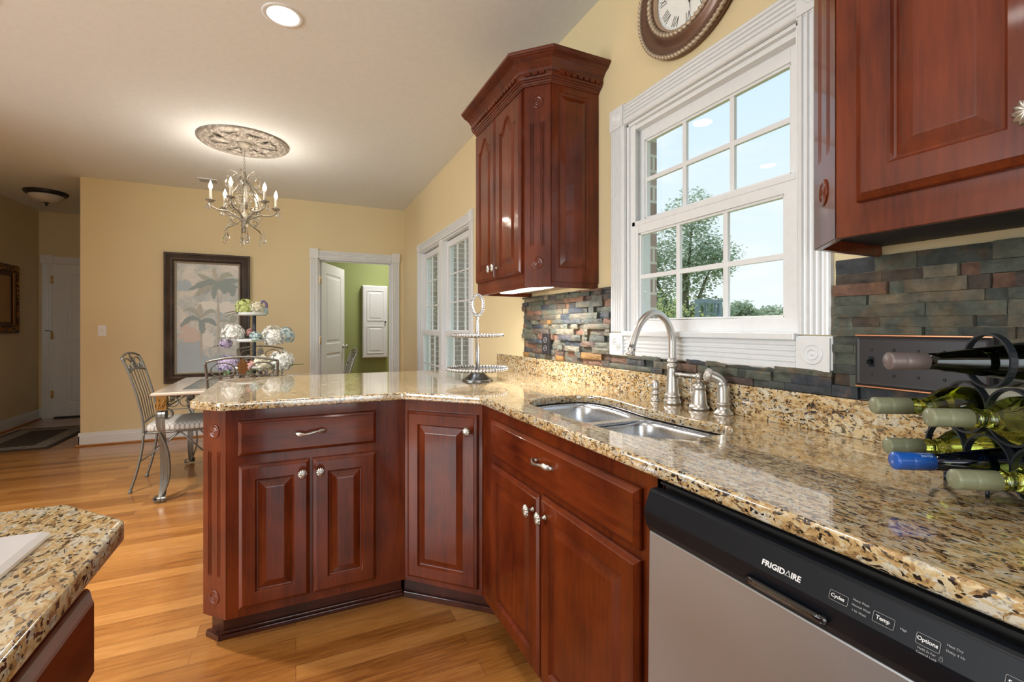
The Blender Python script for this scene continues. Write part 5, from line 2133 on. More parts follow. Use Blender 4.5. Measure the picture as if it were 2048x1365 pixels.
for i in range(8):
    b = MB()
    a = 2 * math.pi * i / 8
    for s in (-1, 1):
        sp_ = spiral((0, 0), .048, .006, 0, s * 4.6, 14)
        pts = [(CX_ + (.185 + u) * math.cos(a) - (v + s * .035) * math.sin(a), CY_ + (.185 + u) * math.sin(a) + (v + s * .035) * math.cos(a), H - .022) for u, v in sp_]
        b.tube(pts, [.008 - .005 * k / 14 for k in range(14)], 6)
        obj('leaf_scroll', b, M_med, T_)
        b = MB()
    for k in range(5):
        q = a + math.pi / 8 + (k - 2) * .055
        b.tube([(CX_ + .13 * math.cos(a + math.pi / 8), CY_ + .13 * math.sin(a + math.pi / 8), H - .016), (CX_ + .18 * math.cos(q), CY_ + .18 * math.sin(q), H - .026),
                (CX_ + .225 * math.cos(q + (k - 2) * .02), CY_ + .225 * math.sin(q + (k - 2) * .02), H - .016)], [.003, .009, .003], 6)
    obj('acanthus_fan', b, M_med, T_)

T_ = thing('chandelier', 'six-candle iron chandelier hung with crystal drops over the dining table', 'chandelier', (CX_, CY_, H))
M_chiron = plain('antique_silver_iron', (.34, .31, .26), .4, metal=.5)
M_candle = plain('ivory_candle_sleeve', (.85, .80, .70), .5)


def cyl(a, r, z):
    return (CX_ + r * math.cos(a), CY_ + r * math.sin(a), z)


b = MB().lathe([(.055, 0), (.055, -.006), (.045, -.022), (.02, -.032), (.008, -.036), (.0005, -.037)], (CX_, CY_, H - .015), 'z', 24)
obj('canopy', b, M_chiron, T_)
b = MB()
zz = H - .052
k = 0
while zz > 2.49:
    pts = []
    for i in range(12):
        q = 2 * math.pi * i / 12
        u, v = .0065 * math.cos(q), .013 * math.sin(q)
        pts.append((CX_ + (u if k % 2 else 0), CY_ + (0 if k % 2 else u), zz + v))
    b.tube(pts, .0016, 5, closed=True)
    zz -= .020
    k += 1
obj('chain', b, M_chiron, T_)
b = MB().lathe([(.004, .42), (.012, .41), (.016, .39), (.009, .37), (.014, .355), (.020, .345), (.008, .33), (.006, .30), (.006, .10), (.012, .08), (.018, .07), (.030, .055), (.034, .04), (.034, .02), (.026, .008),
                (.020, -.005), (.026, -.02), (.024, -.035), (.012, -.05), (.010, -.06), (.016, -.068), (.010, -.082), (.0005, -.088)], (CX_, CY_, 2.075), 'z', 20)
obj('central_column', b, M_chiron, T_)


def drop(mb, p, s=1.0):
    x_, y_, z_ = p
    mb.tube([(x_, y_, z_), (x_, y_, z_ - .012 * s)], .0007, 4)
    mb.sphere((x_, y_, z_ - .017 * s), .0055 * s, 6, 4)
    ls = []
    for r_, h_ in ((.0008, -.022), (.005, -.030), (.0105, -.044), (.0115, -.052), (.008, -.061), (.0008, -.067)):
        ls.append([(x_ + r_ * s * math.cos(q), y_ + r_ * s * .6 * math.sin(q), z_ + h_ * s) for q in [2 * math.pi * i / 8 + .3 for i in range(8)]])
    mb.loops(ls, True, True, False)


R_c = .235
for i in range(6):
    a = math.radians(12 + 60 * i)
    pts = catmull([cyl(a, .03, 2.105), cyl(a, .07, 2.125), cyl(a, .115, 2.150), cyl(a, .160, 2.150), cyl(a, .205, 2.160), cyl(a, .236, 2.185), cyl(a, R_c, 2.212)], 5)
    arm = obj('arm', MB().tube(pts, [.0085 - .0025 * k / len(pts) for k in range(len(pts))], 7), M_chiron, T_)
    # small scroll on the arm
    sp_ = spiral((.085, 2.168), .030, .006, -math.pi / 2, math.pi * 1.6, 14)
    obj('scroll', MB().tube([cyl(a, u, v) for u, v in sp_], .0038, 6), M_chiron, arm)
    c = cyl(a, R_c, 0)
    b = MB().lathe([(.006, 2.205), (.020, 2.212), (.034, 2.222), (.036, 2.226), (.022, 2.222), (.012, 2.222), (.012, 2.236), (.0005, 2.236)], (c[0], c[1], 0), 'z', 14)
    obj('drip_cup', b, M_chiron, arm)
    obj('candle_sleeve', MB().lathe([(.0105, 2.226), (.0105, 2.305), (.0095, 2.308), (.0005, 2.308)], (c[0], c[1], 0), 'z', 12), M_candle, arm)
    obj('flame_bulb', MB().lathe([(.006, 2.306), (.012, 2.320), (.0145, 2.334), (.011, 2.350), (.005, 2.366), (.0008, 2.378)], (c[0], c[1], 0), 'z', 10), M_bulb, arm)
    lamp('candle_glow', 'POINT', (c[0], c[1], 2.34), 17.0, (1.0, .89, .74), shadow_soft_size=.015)
    for k in range(3):
        q = a + (k - 1) * 1.1
        b = MB()
        drop(b, (c[0] + .034 * math.cos(q), c[1] + .034 * math.sin(q), 2.222), 1.05)
        obj('crystal_drop', b, M_crystal, arm)
    # leaves at the cup
    b = MB()
    for k in range(4):
        q = a + math.pi / 2 * k + .5
        b.tube([(c[0], c[1], 2.206), (c[0] + .022 * math.cos(q), c[1] + .022 * math.sin(q), 2.214), (c[0] + .034 * math.cos(q), c[1] + .034 * math.sin(q), 2.236)], [.003, .006, .0008], 5)
    obj('leaf_cup', b, M_chiron, arm)
for i in range(6):
    a = math.radians(42 + 60 * i)
    pts = catmull([cyl(a, .012, 2.435), cyl(a, .040, 2.40), cyl(a, .085, 2.33), cyl(a, .128, 2.26), cyl(a, .142, 2.215), cyl(a, .128, 2.178), cyl(a, .098, 2.165), cyl(a, .075, 2.180), cyl(a, .080, 2.203), cyl(a, .098, 2.204)], 5)
    obj('cage_strap', MB().tube(pts, 1.0, flat=(.014, .005, (-math.sin(a), math.cos(a), 0))), M_chiron, T_)
    # lower scroll with a leaf tip and crystals
    pts = catmull([cyl(a, .028, 2.095), cyl(a, .060, 2.060), cyl(a, .098, 2.058), cyl(a, .118, 2.082), cyl(a, .105, 2.108), cyl(a, .083, 2.104), cyl(a, .080, 2.085)], 5)
    ls_ = obj('lower_scroll', MB().tube(pts, .0042, 6), M_chiron, T_)
    lf = catmull([cyl(a, .060, 2.060), cyl(a, .105, 2.042), cyl(a, .135, 2.028), cyl(a, .160, 1.998)], 4)
    n = len(lf)
    obj('leaf', MB().tube(lf, [.002 + .010 * math.sin(math.pi * k / (n - 1)) for k in range(n)], flat=(1.6, .35, (-math.sin(a), math.cos(a), 0))), M_chiron, ls_)
    b = MB()
    drop(b, cyl(a, .150, 2.005), 1.6)
    obj('crystal_drop', b, M_crystal, ls_)
for i in range(5):
    a = math.radians(72 * i)
    b = MB()
    drop(b, cyl(a, .022, 1.985), 1.25)
    obj('crystal_drop', b, M_crystal, T_)
for i in range(6):
    a = math.radians(72 * i * 5 / 6 + 20)
    pts = catmull([cyl(a, .012, 2.43), cyl(a, .050, 2.47), cyl(a, .095, 2.485), cyl(a, .122, 2.465)], 4)
    n = len(pts)
    tl = obj('top_leaf', MB().tube(pts, [.0025 + .006 * math.sin(math.pi * k / (n - 1)) for k in range(n)], flat=(1.5, .4, (-math.sin(a), math.cos(a), 0))), M_chiron, T_)
    b = MB()
    drop(b, cyl(a, .121, 2.462), 1.9)
    obj('crystal_drop', b, M_crystal, tl)
b = MB()
for i in range(18):
    a = 2 * math.pi * i / 18
    for k in range(9):
        t_ = k / 8
        b.sphere(cyl(a, .022 + .030 * math.sin(math.pi * t_) + .012 * t_, 2.41 - .20 * t_), .0052, 5, 4)
obj('crystal_bead_strands', b, M_crystal, T_)

# ------------------------------------------------------------------ glass-topped iron table
TX0, TX1, TY0, TY1, TZ = -.895, .175, 3.885, 4.985, .760
T_ = thing('dining_table', 'square glass-topped iron dining table with a stone border', 'dining table', ((TX0 + TX1) / 2, (TY0 + TY1) / 2, 0))
M_trav = plain('pale_pink_travertine', (.56, .47, .38), .22, coat=.5, bscale=9)
b = MB()
b.loops([[(x_, y_, zz) for x_, y_ in ((TX0 + i_, TY0 + i_), (TX1 - i_, TY0 + i_), (TX1 - i_, TY1 - i_), (TX0 + i_, TY1 - i_))] for i_, zz in
         ((.15, TZ - .022), (.006, TZ - .022), (0, TZ - .016), (0, TZ - .006), (.006, TZ), (.15, TZ), (.15, TZ - .022))], False, False)
obj('stone_border', b, M_trav, T_)
obj('glass_insert', MB().box(TX0 + .1505, TX1 - .1505, TY0 + .1505, TY1 - .1505, TZ - .012, TZ - .002), glass('table_glass', (.86, .95, .93), 0.0), T_)
for i, (cx, cy, sx, sy) in enumerate(((TX0 + .055, TY0 + .055, 1, 1), (TX1 - .055, TY0 + .055, -1, 1), (TX1 - .055, TY1 - .055, -1, -1), (TX0 + .055, TY1 - .055, 1, -1))):
    # bronze leaf corner
    b = MB().prism([(cx - .028, cy - .028), (cx + .028, cy - .028), (cx + .028, cy + .028), (cx - .028, cy + .028)], TZ - .125, TZ - .022)
    rnd = random.Random(i)
    for k in range(26):
        q = rnd.random()
        zz = TZ - .03 - .088 * rnd.random()
        fx = rnd.choice((0, 1))
        p = (cx - sx * .030 * 1, cy + (rnd.random() - .5) * .05) if fx else (cx + (rnd.random() - .5) * .05, cy - sy * .030)
        b.tube([(p[0], p[1], zz), (p[0] - sx * .006, p[1] - sy * .006, zz + .008), (p[0], p[1] + (.008 if fx else 0), zz + .018)], [.001, .0045, .001], 5)
    obj('leaf_corner', b, M_bronze, T_)
    leg = MB()
    zt = TZ - .125
    for (dx, dy) in ((sx, 0), (0, sy)):
        px_, py_ = (0, 1) if dx else (1, 0)
        for off in ((-.011, .011) if True else (0,)):
            ox, oy = px_ * off, py_ * off

            def P(u, zz): return (cx + dx * u + ox, cy + dy * u + oy, zz)
            # scroll head, belly curve, foot scroll
            sc_ = spiral((0.026, .595), .010, .058, -2.8, 3.2, 20)
            pts = [P(u, v) for u, v in sc_]
            body = catmull([P(-.030, .60), P(-.026, .52), P(.0, .45), P(.028, .36), P(.040, .27), P(.040, .17), P(.022, .09), P(-.004, .035), P(-.028, .014)], 4)
            ft = spiral((-.034, .032), .020, .006, -1.2, -5.4, 12)
            leg.tube(pts + body[1:] + [P(u, v) for u, v in ft], 1.0, flat=(.019, .0075, (px_, py_, 0)))
    leg.tube([(cx, cy, zt), (cx, cy, .60)], .010, 8)
    o_ = obj('leg', leg, M_iron, T_)
# apron with C-scrolls between the corners
for (ax, y_c, x_a, x_b, horiz) in ((0, TY0 + .055, TX0 + .055, TX1 - .055, True), (1, TY1 - .055, TX0 + .055, TX1 - .055, True), (2, TX0 + .055, TY0 + .055, TY1 - .055, False), (3, TX1 - .055, TY0 + .055, TY1 - .055, False)):
    b = MB()

    def Q(u, zz): return (u, y_c, zz) if horiz else (y_c, u, zz)
    nrm = (0, 1, 0) if horiz else (1, 0, 0)
    b.tube([Q(x_a, TZ - .125), Q(x_b, TZ - .125)], 1.0, flat=(.012, .006, nrm))
    b.tube([Q(x_a, TZ - .028), Q(x_b, TZ - .028)], 1.0, flat=(.018, .006, nrm))
    k = 5
    w_ = (x_b - x_a) / k
    for j in range(k):
        c_ = x_a + w_ * (j + .5)
        for s in (-1, 1):
            pts = []
            for u, v in spiral((0, 0), .043, .010, math.radians(100), math.radians(100 + 390), 20):
                pts.append(Q(c_ + s * (w_ * .22 + u * 1.05), TZ - .078 + v))
            b.tube(pts, .0038, 6)
            b.sphere(Q(c_ + s * (w_ * .22 + .012), TZ - .088), .008, 6, 5)
    obj('scroll_apron', b, M_iron, T_)


# ------------------------------------------------------------------ dining chairs
def seat_fabric():
    t = NT('cream_lattice_upholstery')
    co = t.coords((1, 1, 1), (0, 0, math.radians(45)))
    ch = t.n('ShaderNodeTexBrick', offset=0.0)
    ch.inputs['Scale'].default_value = 1.0
    ch.inputs['Brick Width'].default_value = .022
    ch.inputs['Row Height'].default_value = .022
    ch.inputs['Mortar Size'].default_value = .0028
    ch.inputs['Mortar Smooth'].default_value = .4
    ch.inputs['Color1'].default_value = (.56, .53, .48, 1)
    ch.inputs['Color2'].default_value = (.62, .59, .54, 1)
    ch.inputs['Mortar'].default_value = (.30, .27, .24, 1)
    t.l(co, ch.inputs['Vector'])
    t.l(ch.outputs['Color'], t.p.inputs['Base Color'])
    t.set(Roughness=.85)
    return t.m


M_seat = seat_fabric()


def make_chair(lab, plaque=None):
    t = thing('dining_chair', lab, 'chair', (0, 0, 0), 0, 'iron dining chairs round the glass table')
    # back frame: two uprights joined by an arched rail; x points to the front of the seat
    def upr(s): return [(-.225, s * .195, .42), (-.228, s * .198, .52), (-.262, s * .200, .70), (-.318, s * .204, .90), (-.352, s * .207, .985)]
    top = [(-.352 - .012 * math.cos(q * math.pi / 2 / 1.0), .207 * q, .985 + .030 * (1 - q * q)) for q in [i / 8 for i in range(-8, 9)]]
    b = MB()
    b.tube(catmull(upr(1), 4), .0085, 8)
    b.tube(catmull(upr(-1), 4), .0085, 8)
    b.tube(top, .0080, 8)
    z2 = .872
    b.tube([(-.312 - .004 * (1 - q * q), .202 * q, z2 + .024 * (1 - q * q)) for q in [i / 8 for i in range(-8, 9)]], .0070, 8)
    b.tube([(-.226, -.196, .50), (-.230, 0, .503), (-.226, .196, .50)], .0065, 8)
    obj('back_frame', b, M_iron, t)
    for i in range(5):
        yy = -.128 + .064 * i
        q = yy / .202
        zt = z2 + .022 * (1 - q * q)
        obj('slat', MB().tube([(-.228, yy * .85, .50), (-.258, yy * .93, .68), (-.316, yy, zt)], 1.0, flat=(.020, .003, (0, 1, 0))), M_iron, t)

    def BP(u, v): return (-.312 - (v - z2) * .36, u, v)
    for s in (-1, 1):
        b = MB()
        # a pair of facing C scrolls making an oval
        a_ = [BP(s * (.112 + .064 * math.cos(q)), .938 + .046 * math.sin(q)) for q in [math.radians(-60 + 150 * k / 12) for k in range(13)]]
        cur = [(.112, .936)]
        for sg in (-1, 1):
            pts = []
            for k in range(26):
                q = math.radians(95 - 290 * k / 25)
                f_ = 1 - .0 * k
                rr_ = 1.0 if k < 14 else 1.0 - .62 * (k - 13) / 12
                cu = .112 + sg * .022 * (0 if k < 14 else (k - 13) / 12)
                pts.append(BP(s * (cu + sg * .068 * rr_ * math.cos(q)), .930 + (.047 * rr_) * math.sin(q) + (.0 if k < 14 else -.012 * (k - 13) / 12)))
            b.tube(pts, .0048, 7)
            b.sphere(pts[-1], .0095, 8, 6)
        obj('scroll', b, M_iron, t)
    b = MB()
    outline = [(0, .995), (.012, .985), (.010, .972), (.028, .968), (.022, .955), (.036, .944), (.026, .932), (.034, .918), (.022, .908), (.020, .892), (0, .886)]
    oo = outline + [(-u, v) for u, v in outline[-2:0:-1]]
    n = len(oo)
    f_ = [BP(u, v + .012) for u, v in oo]
    vs = [(p[0] - .004, p[1], p[2]) for p in f_] + [(p[0] + .004, p[1], p[2]) for p in f_]
    b.add(vs, [tuple(range(n)), tuple(range(2 * n - 1, n - 1, -1))] + [(i, (i + 1) % n, n + (i + 1) % n, n + i) for i in range(n)])
    for v in (.905, .925, .945, .965):
        for s in (-1, 1):
            p, q = BP(0, v + .006), BP(s * .024, v + .020)
            for o_ in (-.006, .006):
                b.tube([(p[0] + o_, p[1], p[2]), (q[0] + o_, q[1], q[2])], [.004, .001], 5)
    obj('leaf_plaque', b, plaque or M_iron, t)
    # seat
    sq = rrect(-.215, .225, -.215, .215, .055, 6)
    cx = .005
    ls = []
    for k_, zz in ((.96, .432), (1.0, .440), (1.01, .455), (1.0, .472), (.95, .486), (.80, .494), (.5, .498), (.1, .499)):
        ls.append([(cx + (x_ - cx) * k_, y_ * k_, zz) for x_, y_ in sq])
    obj('seat_cushion', MB().loops(ls, True, True, True), M_seat, t)
    fr = MB()
    pts = [(x_, y_, .425) for x_, y_ in rrect(-.225, .22, -.205, .205, .05, 5)]
    fr.tube(pts, .008, 8, closed=True)
    obj('seat_frame', fr, M_iron, t)
    for s in (-1, 1):
        b = MB().tube(catmull([(-.225, s * .195, .425), (-.235, s * .200, .30), (-.262, s * .206, .15), (-.300, s * .212, .008)], 4), .0088, 8)
        b.lathe([(.0135, 0), (.0135, .006), (.011, .022), (.009, .024)], (-.300, s * .212, 0), 'z', 12)
        obj('leg', b, M_iron, t)
        b = MB().tube(catmull([(.205, s * .190, .425), (.222, s * .194, .34), (.212, s * .196, .22), (.196, s * .198, .10), (.212, s * .200, .008)], 4), .0088, 8)
        b.lathe([(.0135, 0), (.0135, .006), (.011, .022), (.009, .024)], (.212, s * .200, 0), 'z', 12)
        obj('leg', b, M_iron, t)
        b = MB().tube([(-.250, s * .203, .215), (-.10, s * .200, .33), (.0, s * .198, .42)], .0058, 7)
        b.tube([(.20, s * .197, .20), (.08, s * .198, .33), (0, s * .198, .42)], .0058, 7)
        obj('side_brace', b, M_iron, t)
    return t


ch = make_chair('iron dining chair at the left end of the glass table, tall slatted back')
ch.location = (-.795, 4.45, 0)
bz = plain('bronzed_plaque', (.26, .13, .045), .5, metal=.3)
ch2 = make_chair('iron dining chair with a bronze leaf plaque, its back to the kitchen', bz)
ch2.location = (-.318, 3.86, 0)
ch2.rotation_euler = (0, 0, math.radians(90))
dup(ch, (-.33, 5.10, 0), math.radians(-90), 'iron dining chair on the far side of the table behind the flowers')
dup(ch, (.135, 4.47, 0), math.radians(180), 'iron dining chair at the right end of the table, seen edge-on')

# ------------------------------------------------------------------ tiered flower stand with blooms
fx, fy = -.335, 4.42
T_ = thing('flower_stand', 'three-tier stand of white trays on a dark post holding the flowers', 'flower stand', (fx, fy, TZ))
M_tray = plain('whitewashed_tray', (.72, .76, .76), .5)
for nm, r_, zz in (('lower_tray', .20, .112), ('middle_tray', .155, .330), ('top_tray', .105, .548)):
    b = MB().lathe([(.0005, zz), (r_ * .95, zz), (r_, zz + .010), (r_ + .004, zz + .024), (r_ - .002, zz + .024), (r_ * .93, zz + .006), (.0005, zz + .006)], (fx, fy, TZ), 'z', 32)
    obj(nm, b, M_tray, T_)
b = MB().lathe([(.014, .02), (.014, .56), (.0005, .565)], (fx + .02, fy, TZ), 'z', 12)
obj('post', b, plain('dark_blue_grey_post', (.035, .045, .065), .4), T_)
b = MB()
for k in range(4):
    q = math.radians(45 + 90 * k)
    b.tube([(fx + .03 * math.cos(q), fy + .03 * math.sin(q), TZ + .11), (fx + .10 * math.cos(q), fy + .10 * math.sin(q), TZ + .06), (fx + .13 * math.cos(q), fy + .13 * math.sin(q), TZ + .006)], .006, 8)
b.lathe([(.03, .02), (.03, .04), (.0005, .04)], (fx + .02, fy, TZ), 'z', 12)
obj('feet', b, plain('dark_blue_grey_feet', (.035, .045, .065), .4), T_)
M_leaf = plain('glossy_green_leaf', (.10, .19, .06), .4)
petals = {'white': plain('white_petal', (.86, .86, .82), .6), 'cream': plain('cream_petal', (.84, .80, .62), .6), 'lime': plain('lime_petal', (.60, .66, .26), .6),
          'lavender': plain('lavender_petal', (.50, .42, .60), .6), 'blue': plain('pale_blue_petal', (.55, .68, .70), .6), 'pink': plain('pink_petal', (.72, .40, .38), .6)}


def bloom(name, lab, cat, c, r, col, seed, leaves=2, cnt=90, petal=.011):
    rnd = random.Random(seed)
    r, petal, cnt = r * 1.28, petal * 1.25, int(cnt * 1.4)
    c = (c[0], c[1], c[2] + r * .15)
    t = thing(name, lab, cat, c, 0, 'flowers on the stand')
    b = MB()
    b.sphere(c, r * .66, 12, 8)
    for i in range(cnt):
        # points spread over the ball
        u = rnd.uniform(-.75, 1)
        q = rnd.uniform(0, 2 * math.pi)
        s = math.sqrt(max(0, 1 - u * u))
        n_ = Vector((s * math.cos(q), s * math.sin(q), u))
        p = Vector(c) + n_ * r * rnd.uniform(.84, 1.0)
        a = n_.orthogonal().normalized()
        a.rotate(Matrix.Rotation(rnd.uniform(0, 6.28), 3, n_))
        d_ = n_.cross(a)
        for k in range(4):
            e = (a if k % 2 == 0 else d_) * (1 if k < 2 else -1)
            f_ = n_.cross(e)
            w_ = petal
            b.add([p, p + e * w_ * .6 + f_ * w_ * .45 + n_ * .002, p + e * w_ + n_ * .004, p + e * w_ * .6 - f_ * w_ * .45 + n_ * .002], [(0, 1, 2, 3)])
    obj('petals', b, petals[col], t, fix=False)
    for i in range(leaves):
        q = rnd.uniform(0, 2 * math.pi)
        e = Vector((math.cos(q), math.sin(q), rnd.uniform(-.25, .35)))
        p0 = Vector(c) - Vector((0, 0, r * .4))
        sd = Vector((-math.sin(q), math.cos(q), 0))
        b = MB()
        L_ = r * 1.7 + .02
        n = 7
        cen = [p0 + e * L_ * k / (n - 1) + Vector((0, 0, -.02 * (k / (n - 1)) ** 2)) for k in range(n)]
        ww = [.022 * math.sin(math.pi * (k + .3) / (n + .0)) for k in range(n)]
        vs = [cen[k] + sd * ww[k] + Vector((0, 0, .004)) for k in range(n)] + cen + [cen[k] - sd * ww[k] + Vector((0, 0, .004)) for k in range(n)]
        b.add(vs, [(k, k + 1, n + k + 1, n + k) for k in range(n - 1)] + [(n + k, n + k + 1, 2 * n + k + 1, 2 * n + k) for k in range(n - 1)], True)
        obj('leaf', b, M_leaf, t, fix=False)
    return t


zt1, zt2, zt3 = TZ + .554, TZ + .336, TZ + .118
bloom('hydrangea_bloom', 'lime green hydrangea at the left of the top tray', 'flower', (fx - .045, fy - .03, zt1 + .050), .056, 'lime', 1, 2)
bloom('hydrangea_bloom', 'pale cream hydrangea in the middle of the top tray', 'flower', (fx + .038, fy - .035, zt1 + .042), .046, 'cream', 2, 1)
bloom('hydrangea_bloom', 'icy blue small bloom hanging over the right of the top tray', 'flower', (fx + .085, fy - .02, zt1 + .022), .030, 'blue', 3, 0, 50)
bloom('hydrangea_bloom', 'big white hydrangea at left of the middle tray', 'flower', (fx - .125, fy - .07, zt2 + .046), .066, 'white', 4, 2, 120)
bloom('hydrangea_bloom', 'large white hydrangea at right of the middle tray', 'flower', (fx + .165, fy - .07, zt2 + .022), .075, 'white', 5, 2, 130)
bloom('hydrangea_bloom', 'pale blue bloom at the far right end of the middle tray', 'flower', (fx + .255, fy - .02, zt2 + .030), .058, 'blue', 6, 1, 100)
bloom('hydrangea_bloom', 'pinkish lavender bloom drooping under the left of the middle tray', 'flower', (fx - .175, fy - .06, zt2 - .022), .036, 'lavender', 7, 1, 50)
bloom('rose_bloom', 'small coral pink bloom at the back centre of the middle tray', 'flower', (fx - .01, fy - .02, zt2 + .062), .026, 'pink', 8, 1, 36, .009)
bloom('hydrangea_bloom', 'soft blue-grey bloom at the centre of the middle tray', 'flower', (fx + .035, fy - .10, zt2 + .030), .034, 'blue', 9, 2, 60)
bloom('hydrangea_bloom', 'white hydrangea spilling off the right of the lowest tray', 'flower', (fx + .225, fy - .09, zt3 + .028), .080, 'white', 10, 3, 130)
bloom('hydrangea_bloom', 'lavender hydrangea at left of the lowest tray behind the chair back', 'flower', (fx - .155, fy - .10, zt3 + .020), .062, 'lavender', 11, 1, 100)
bloom('hydrangea_bloom', 'cream hydrangea right of centre on the lowest tray', 'flower', (fx + .09, fy - .14, zt3 + .022), .058, 'cream', 12, 2, 90)
bloom('rose_bloom', 'coral pink rose in the centre of the lowest tray', 'flower', (fx + .005, fy - .165, zt3 + .012), .034, 'pink', 13, 0, 50, .010)
# lavender sprig
t = thing('lavender_sprig', 'purple lavender sprig arching above the top tray', 'flower', (fx + .07, fy - .03, zt1), 0, None)
pts = catmull([(fx + .055, fy - .03, zt1 + .01), (fx + .070, fy - .03, zt1 + .075), (fx + .085, fy - .03, zt1 + .118), (fx + .110, fy - .03, zt1 + .095), (fx + .112, fy - .03, zt1 + .060)], 5)
obj('stem', MB().tube(pts, .0016, 5), M_leaf, t)
b = MB()
for i, p in enumerate(pts):
    if i > 6:
        for k in range(4): b.sphere((p.x + .006 * math.cos(k * 1.57), p.y + .006 * math.sin(k * 1.57), p.z), .0055, 6, 4)
obj('florets', b, plain('purple_floret', (.24, .20, .36), .7), t)

# ------------------------------------------------------------------ outside the windows
GZ0 = -1.5


def grass_mat():
    t = NT('lawn')
    nz = t.n('ShaderNodeTexNoise', i_Scale=.7, i_Detail=8.0)
    t.l(t.coords(), nz.inputs['Vector'])
    r = t.ramp([(.35, (.12, .19, .05)), (.65, (.24, .31, .10))])
    t.l(nz.outputs['Fac'], r.inputs[0])
    t.l(r.outputs[0], t.p.inputs['Base Color'])
    t.set(Roughness=.9)
    return t.m


o = obj('lawn', MB().box(1.6, 160, -60, 160, GZ0 - .3, GZ0), grass_mat())
o['kind'] = 'structure'
o = obj('back_lawn', MB().box(-60, -5.2, -60, 60, GZ0 - .3, -.1).box(-5.2, 1.6, -60, -3.0, GZ0 - .3, -.1), bpy.data.materials['lawn'])
o['kind'] = 'structure'
o = obj('roof', MB().box(-5.6, 1.75, -3.2, 8.7, 3.0, 3.12), plain('roof_boards', (.3, .28, .26), .8))
o['kind'] = 'structure'


def leaf_mat(name, c0, c1):
    t = NT(name)
    ge = t.n('ShaderNodeNewGeometry')
    r = t.ramp([(0, c0), (1, c1)])
    t.l(ge.outputs['Random Per Island'], r.inputs[0])
    t.l(r.outputs[0], t.p.inputs['Base Color'])
    t.set(Roughness=.6)
    # leaves let some light through
    tl = t.n('ShaderNodeBsdfTranslucent')
    t.l(r.outputs[0], tl.inputs[0])
    mx = t.n('ShaderNodeMixShader', i_0=.5)
    out = [n for n in t.t.nodes if n.type == 'OUTPUT_MATERIAL'][0]
    t.l(t.p.outputs[0], mx.inputs[1])
    t.l(tl.outputs[0], mx.inputs[2])
    t.l(mx.outputs[0], out.inputs[0])
    return t.m


LM = [leaf_mat('hazy_sycamore_leaves', (.30, .40, .27), (.58, .66, .50)), leaf_mat('yellow_green_leaves', (.42, .48, .18), (.66, .68, .32)), leaf_mat('hazy_far_leaves', (.36, .46, .32), (.56, .64, .48))]  # haze paled into the sycamore greens; the yellow is the young tree's own
M_bark = plain('grey_bark', (.22, .19, .15), .9)


def tree(name, lab, x, y, h, crowns, trunk_r, mat, seed, n=3000, ls=.16):
    rnd = random.Random(seed)
    t = thing(name, lab, 'tree', (x, y, GZ0), 0, 'distant trees in the tree line' if name == 'distant_tree' else None)
    b = MB()
    tot = sum(c[3] ** 2 for c in crowns)
    for (cx, cy, cz, r, sq) in crowns:
        k = int(n * r * r / tot)
        for i in range(k):
            d_ = Vector((rnd.gauss(0, 1), rnd.gauss(0, 1), rnd.gauss(0, 1))).normalized()
            q = rnd.random() ** .45
            nn = mnoise.noise(d_ * 2.3 + Vector((cx, cy, cz)))
            p = Vector((x + cx, y + cy, GZ0 + cz)) + Vector((d_.x, d_.y, d_.z * sq)) * r * q * (1 + .35 * nn)
            a = Vector((rnd.gauss(0, 1), rnd.gauss(0, 1), rnd.gauss(0, 1))).normalized()
            c_ = a.orthogonal().normalized()
            s = ls * rnd.uniform(.6, 1.3)
            b.add([p, p + a * s * .5 + c_ * s * .32, p + a * s, p + a * s * .5 - c_ * s * .32], [(0, 1, 2, 3)])
    obj('foliage', b, mat, t, fix=False)
    tr = MB()
    top = crowns[0]
    tr.tube(catmull([(x, y, GZ0 - .1), (x + .1, y, GZ0 + h * .3), (x + top[0] * .5, y + top[1] * .5, GZ0 + h * .65)], 4), [trunk_r * (1 - .055 * i) for i in range(9)], 9)
    for i, c in enumerate(crowns[1:]):
        tr.tube([(x + .05, y, GZ0 + h * .28), (x + c[0] * .5, y + c[1] * .5, GZ0 + (h * .28 + c[2]) / 2), (x + c[0], y + c[1], GZ0 + c[2])], [trunk_r * .45, trunk_r * .3, trunk_r * .1], 6)
    obj('trunk', tr, M_bark, t)
    return t


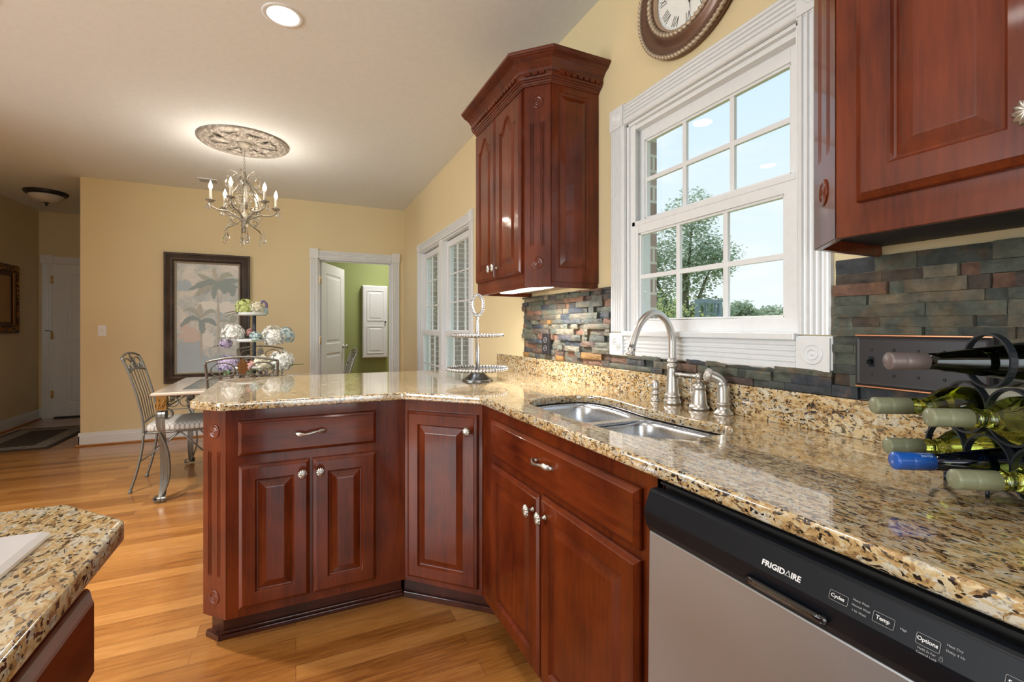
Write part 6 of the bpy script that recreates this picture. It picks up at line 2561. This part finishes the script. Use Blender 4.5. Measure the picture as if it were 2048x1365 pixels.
tree('shade_tree', 'big leafy tree beyond the window, filling its left panes', 13.0, 12.9, 8.0,
     [(0.1, 0, 5.2, 1.5, 1.0), (-1.3, 1.1, 5.2, 1.3, .8), (.75, -.75, 5.2, .95, .9), (.3, -.2, 6.9, 1.0, .9), (-.9, .8, 3.4, 1.3, .7), (.55, -.5, 3.4, .75, .7), (-1.5, 1.3, 6.9, .8, .9)], .22, LM[0], 5, 20000, .125)
tree('garden_tree', 'yellow-green young tree low in the left pane of the sink window', 9.2, 9.7, 3.2, [(0, 0, 2.6, 1.0, 1.15), (.2, -.3, 1.6, .9, .8), (-.4, .5, 1.6, .9, .8)], .07, LM[1], 7, 6000, .09)
i = 0
for (x, y, h, w, lab) in ((50.6, 46.2, 6.3, 3.3, 'hazy distant tree in the tree line just left of the hoop frame'), (54.4, 43.6, 6.5, 3.3, 'rounded far tree at the left end of the lower right pane'),
                          (57.6, 41.6, 5.7, 2.9, 'short distant tree in the dip of the tree line'), (61.0, 40.2, 6.6, 3.2, 'tallest far tree of the tree line, lower right pane'),
                          (65.6, 38.0, 6.9, 3.6, 'broad far tree at the right end of the lower right pane'), (70.5, 34.0, 7.0, 4.0, 'distant tree hidden mostly behind the right window casing'),
                          (45.6, 48.0, 6.4, 3.6, 'far tree behind the right edge of the big shade tree'), (40, 52.0, 7.0, 4.0, 'far tree glimpsed through the thin left foliage')):
    i += 1
    k_ = 1.16 if i % 2 else 1.0
    x, y, w, h = x * k_, y * k_, w * k_ * 1.12, (h - 1.5 - 1.21) * k_ + 1.21 + 1.5
    tree('distant_tree', lab, x, y, h, [(0, 0, h * .74, w * .52, .8), (w * .35, -w * .25, h * .60, w * .45, .9), (-w * .35, w * .25, h * .60, w * .45, .9), (0, 0, h * .35, w * .6, .7)], .3, LM[2], 20 + i, 3600, .55)

# ---- basketball hoop seen from behind
T_ = thing('basketball_hoop', 'grey back of a basketball board with steel braces outside the window', 'basketball hoop', (12.1, 10.2, GZ0))
M_board = plain('grey_blue_painted_steel', (.24, .30, .36), .5)
c0 = Vector((11.55, 10.35, 0))
u = Vector((1.0, .03, 0)).normalized()
nrm = Vector((.60, .80, 0)).normalized()
Mhb = Matrix((u, Vector((0, 0, 1)), u.cross(Vector((0, 0, 1))))).transposed().to_4x4()
Mhb.translation = Vector((10.94, 10.34, 1.05))
b = MB(Mhb)
W_, Hh_ = 1.12, 1.02
for a_ in ((0, W_, 0, .09), (0, W_, Hh_ - .13, Hh_), (0, .13, .09, Hh_ - .13), (W_ - .13, W_, .09, Hh_ - .13)):
    b.box(a_[0], a_[1], a_[2], a_[3], -.04, .04)
obj('board_frame', b, M_board, T_, .01)
obj('acrylic_board', MB(Mhb).box(.13, W_ - .13, .09, Hh_ - .13, -.012, -.004), pane_glass('acrylic', (.80, .88, .90)), T_)
for nm, segs_ in (('square_brace', [((.36, .09), (.36, .92)), ((.78, .60), (.78, .92)), ((.36, .58), (.78, .58))]), ('diagonal_brace', [((.36, .58), (.58, .20)), ((.88, .58), (.46, .05)), ((1.02, .52), (.66, .05))])):
    for p, q in segs_:
        dz = .06 if nm == 'square_brace' else .14
        obj(nm, MB(Mhb).tube([(p[0], p[1], dz), (q[0], q[1], dz)], 1.0, flat=(.05, .03, (0, 0, 1))), M_board, T_)
pb = Mhb @ Vector((.56, 0, .75))
obj('pole', MB().tube([tuple(pb + Vector((0, 0, -.6))) , (pb.x, pb.y, GZ0)], .06, 10).tube([tuple(pb + Vector((0, 0, -.6))), tuple(Mhb @ Vector((.56, .12, .1)))], .04, 8), M_board, T_)
rc = Mhb @ Vector((.56, .12, -.32))
obj('rim', MB().tube([(rc.x + .22 * math.cos(q * math.pi / 10), rc.y + .22 * math.sin(q * math.pi / 10), rc.z) for q in range(20)], .012, 6, closed=True), plain('orange_rim', (.6, .15, .03), .4), T_)

# added unseen lamp that brightens the green room
lamp('green_room_fill', 'AREA', (1.4, 7.0, 2.70), 22, (1, .97, .9), (0, 0, 0), shape='DISK', size=.5)
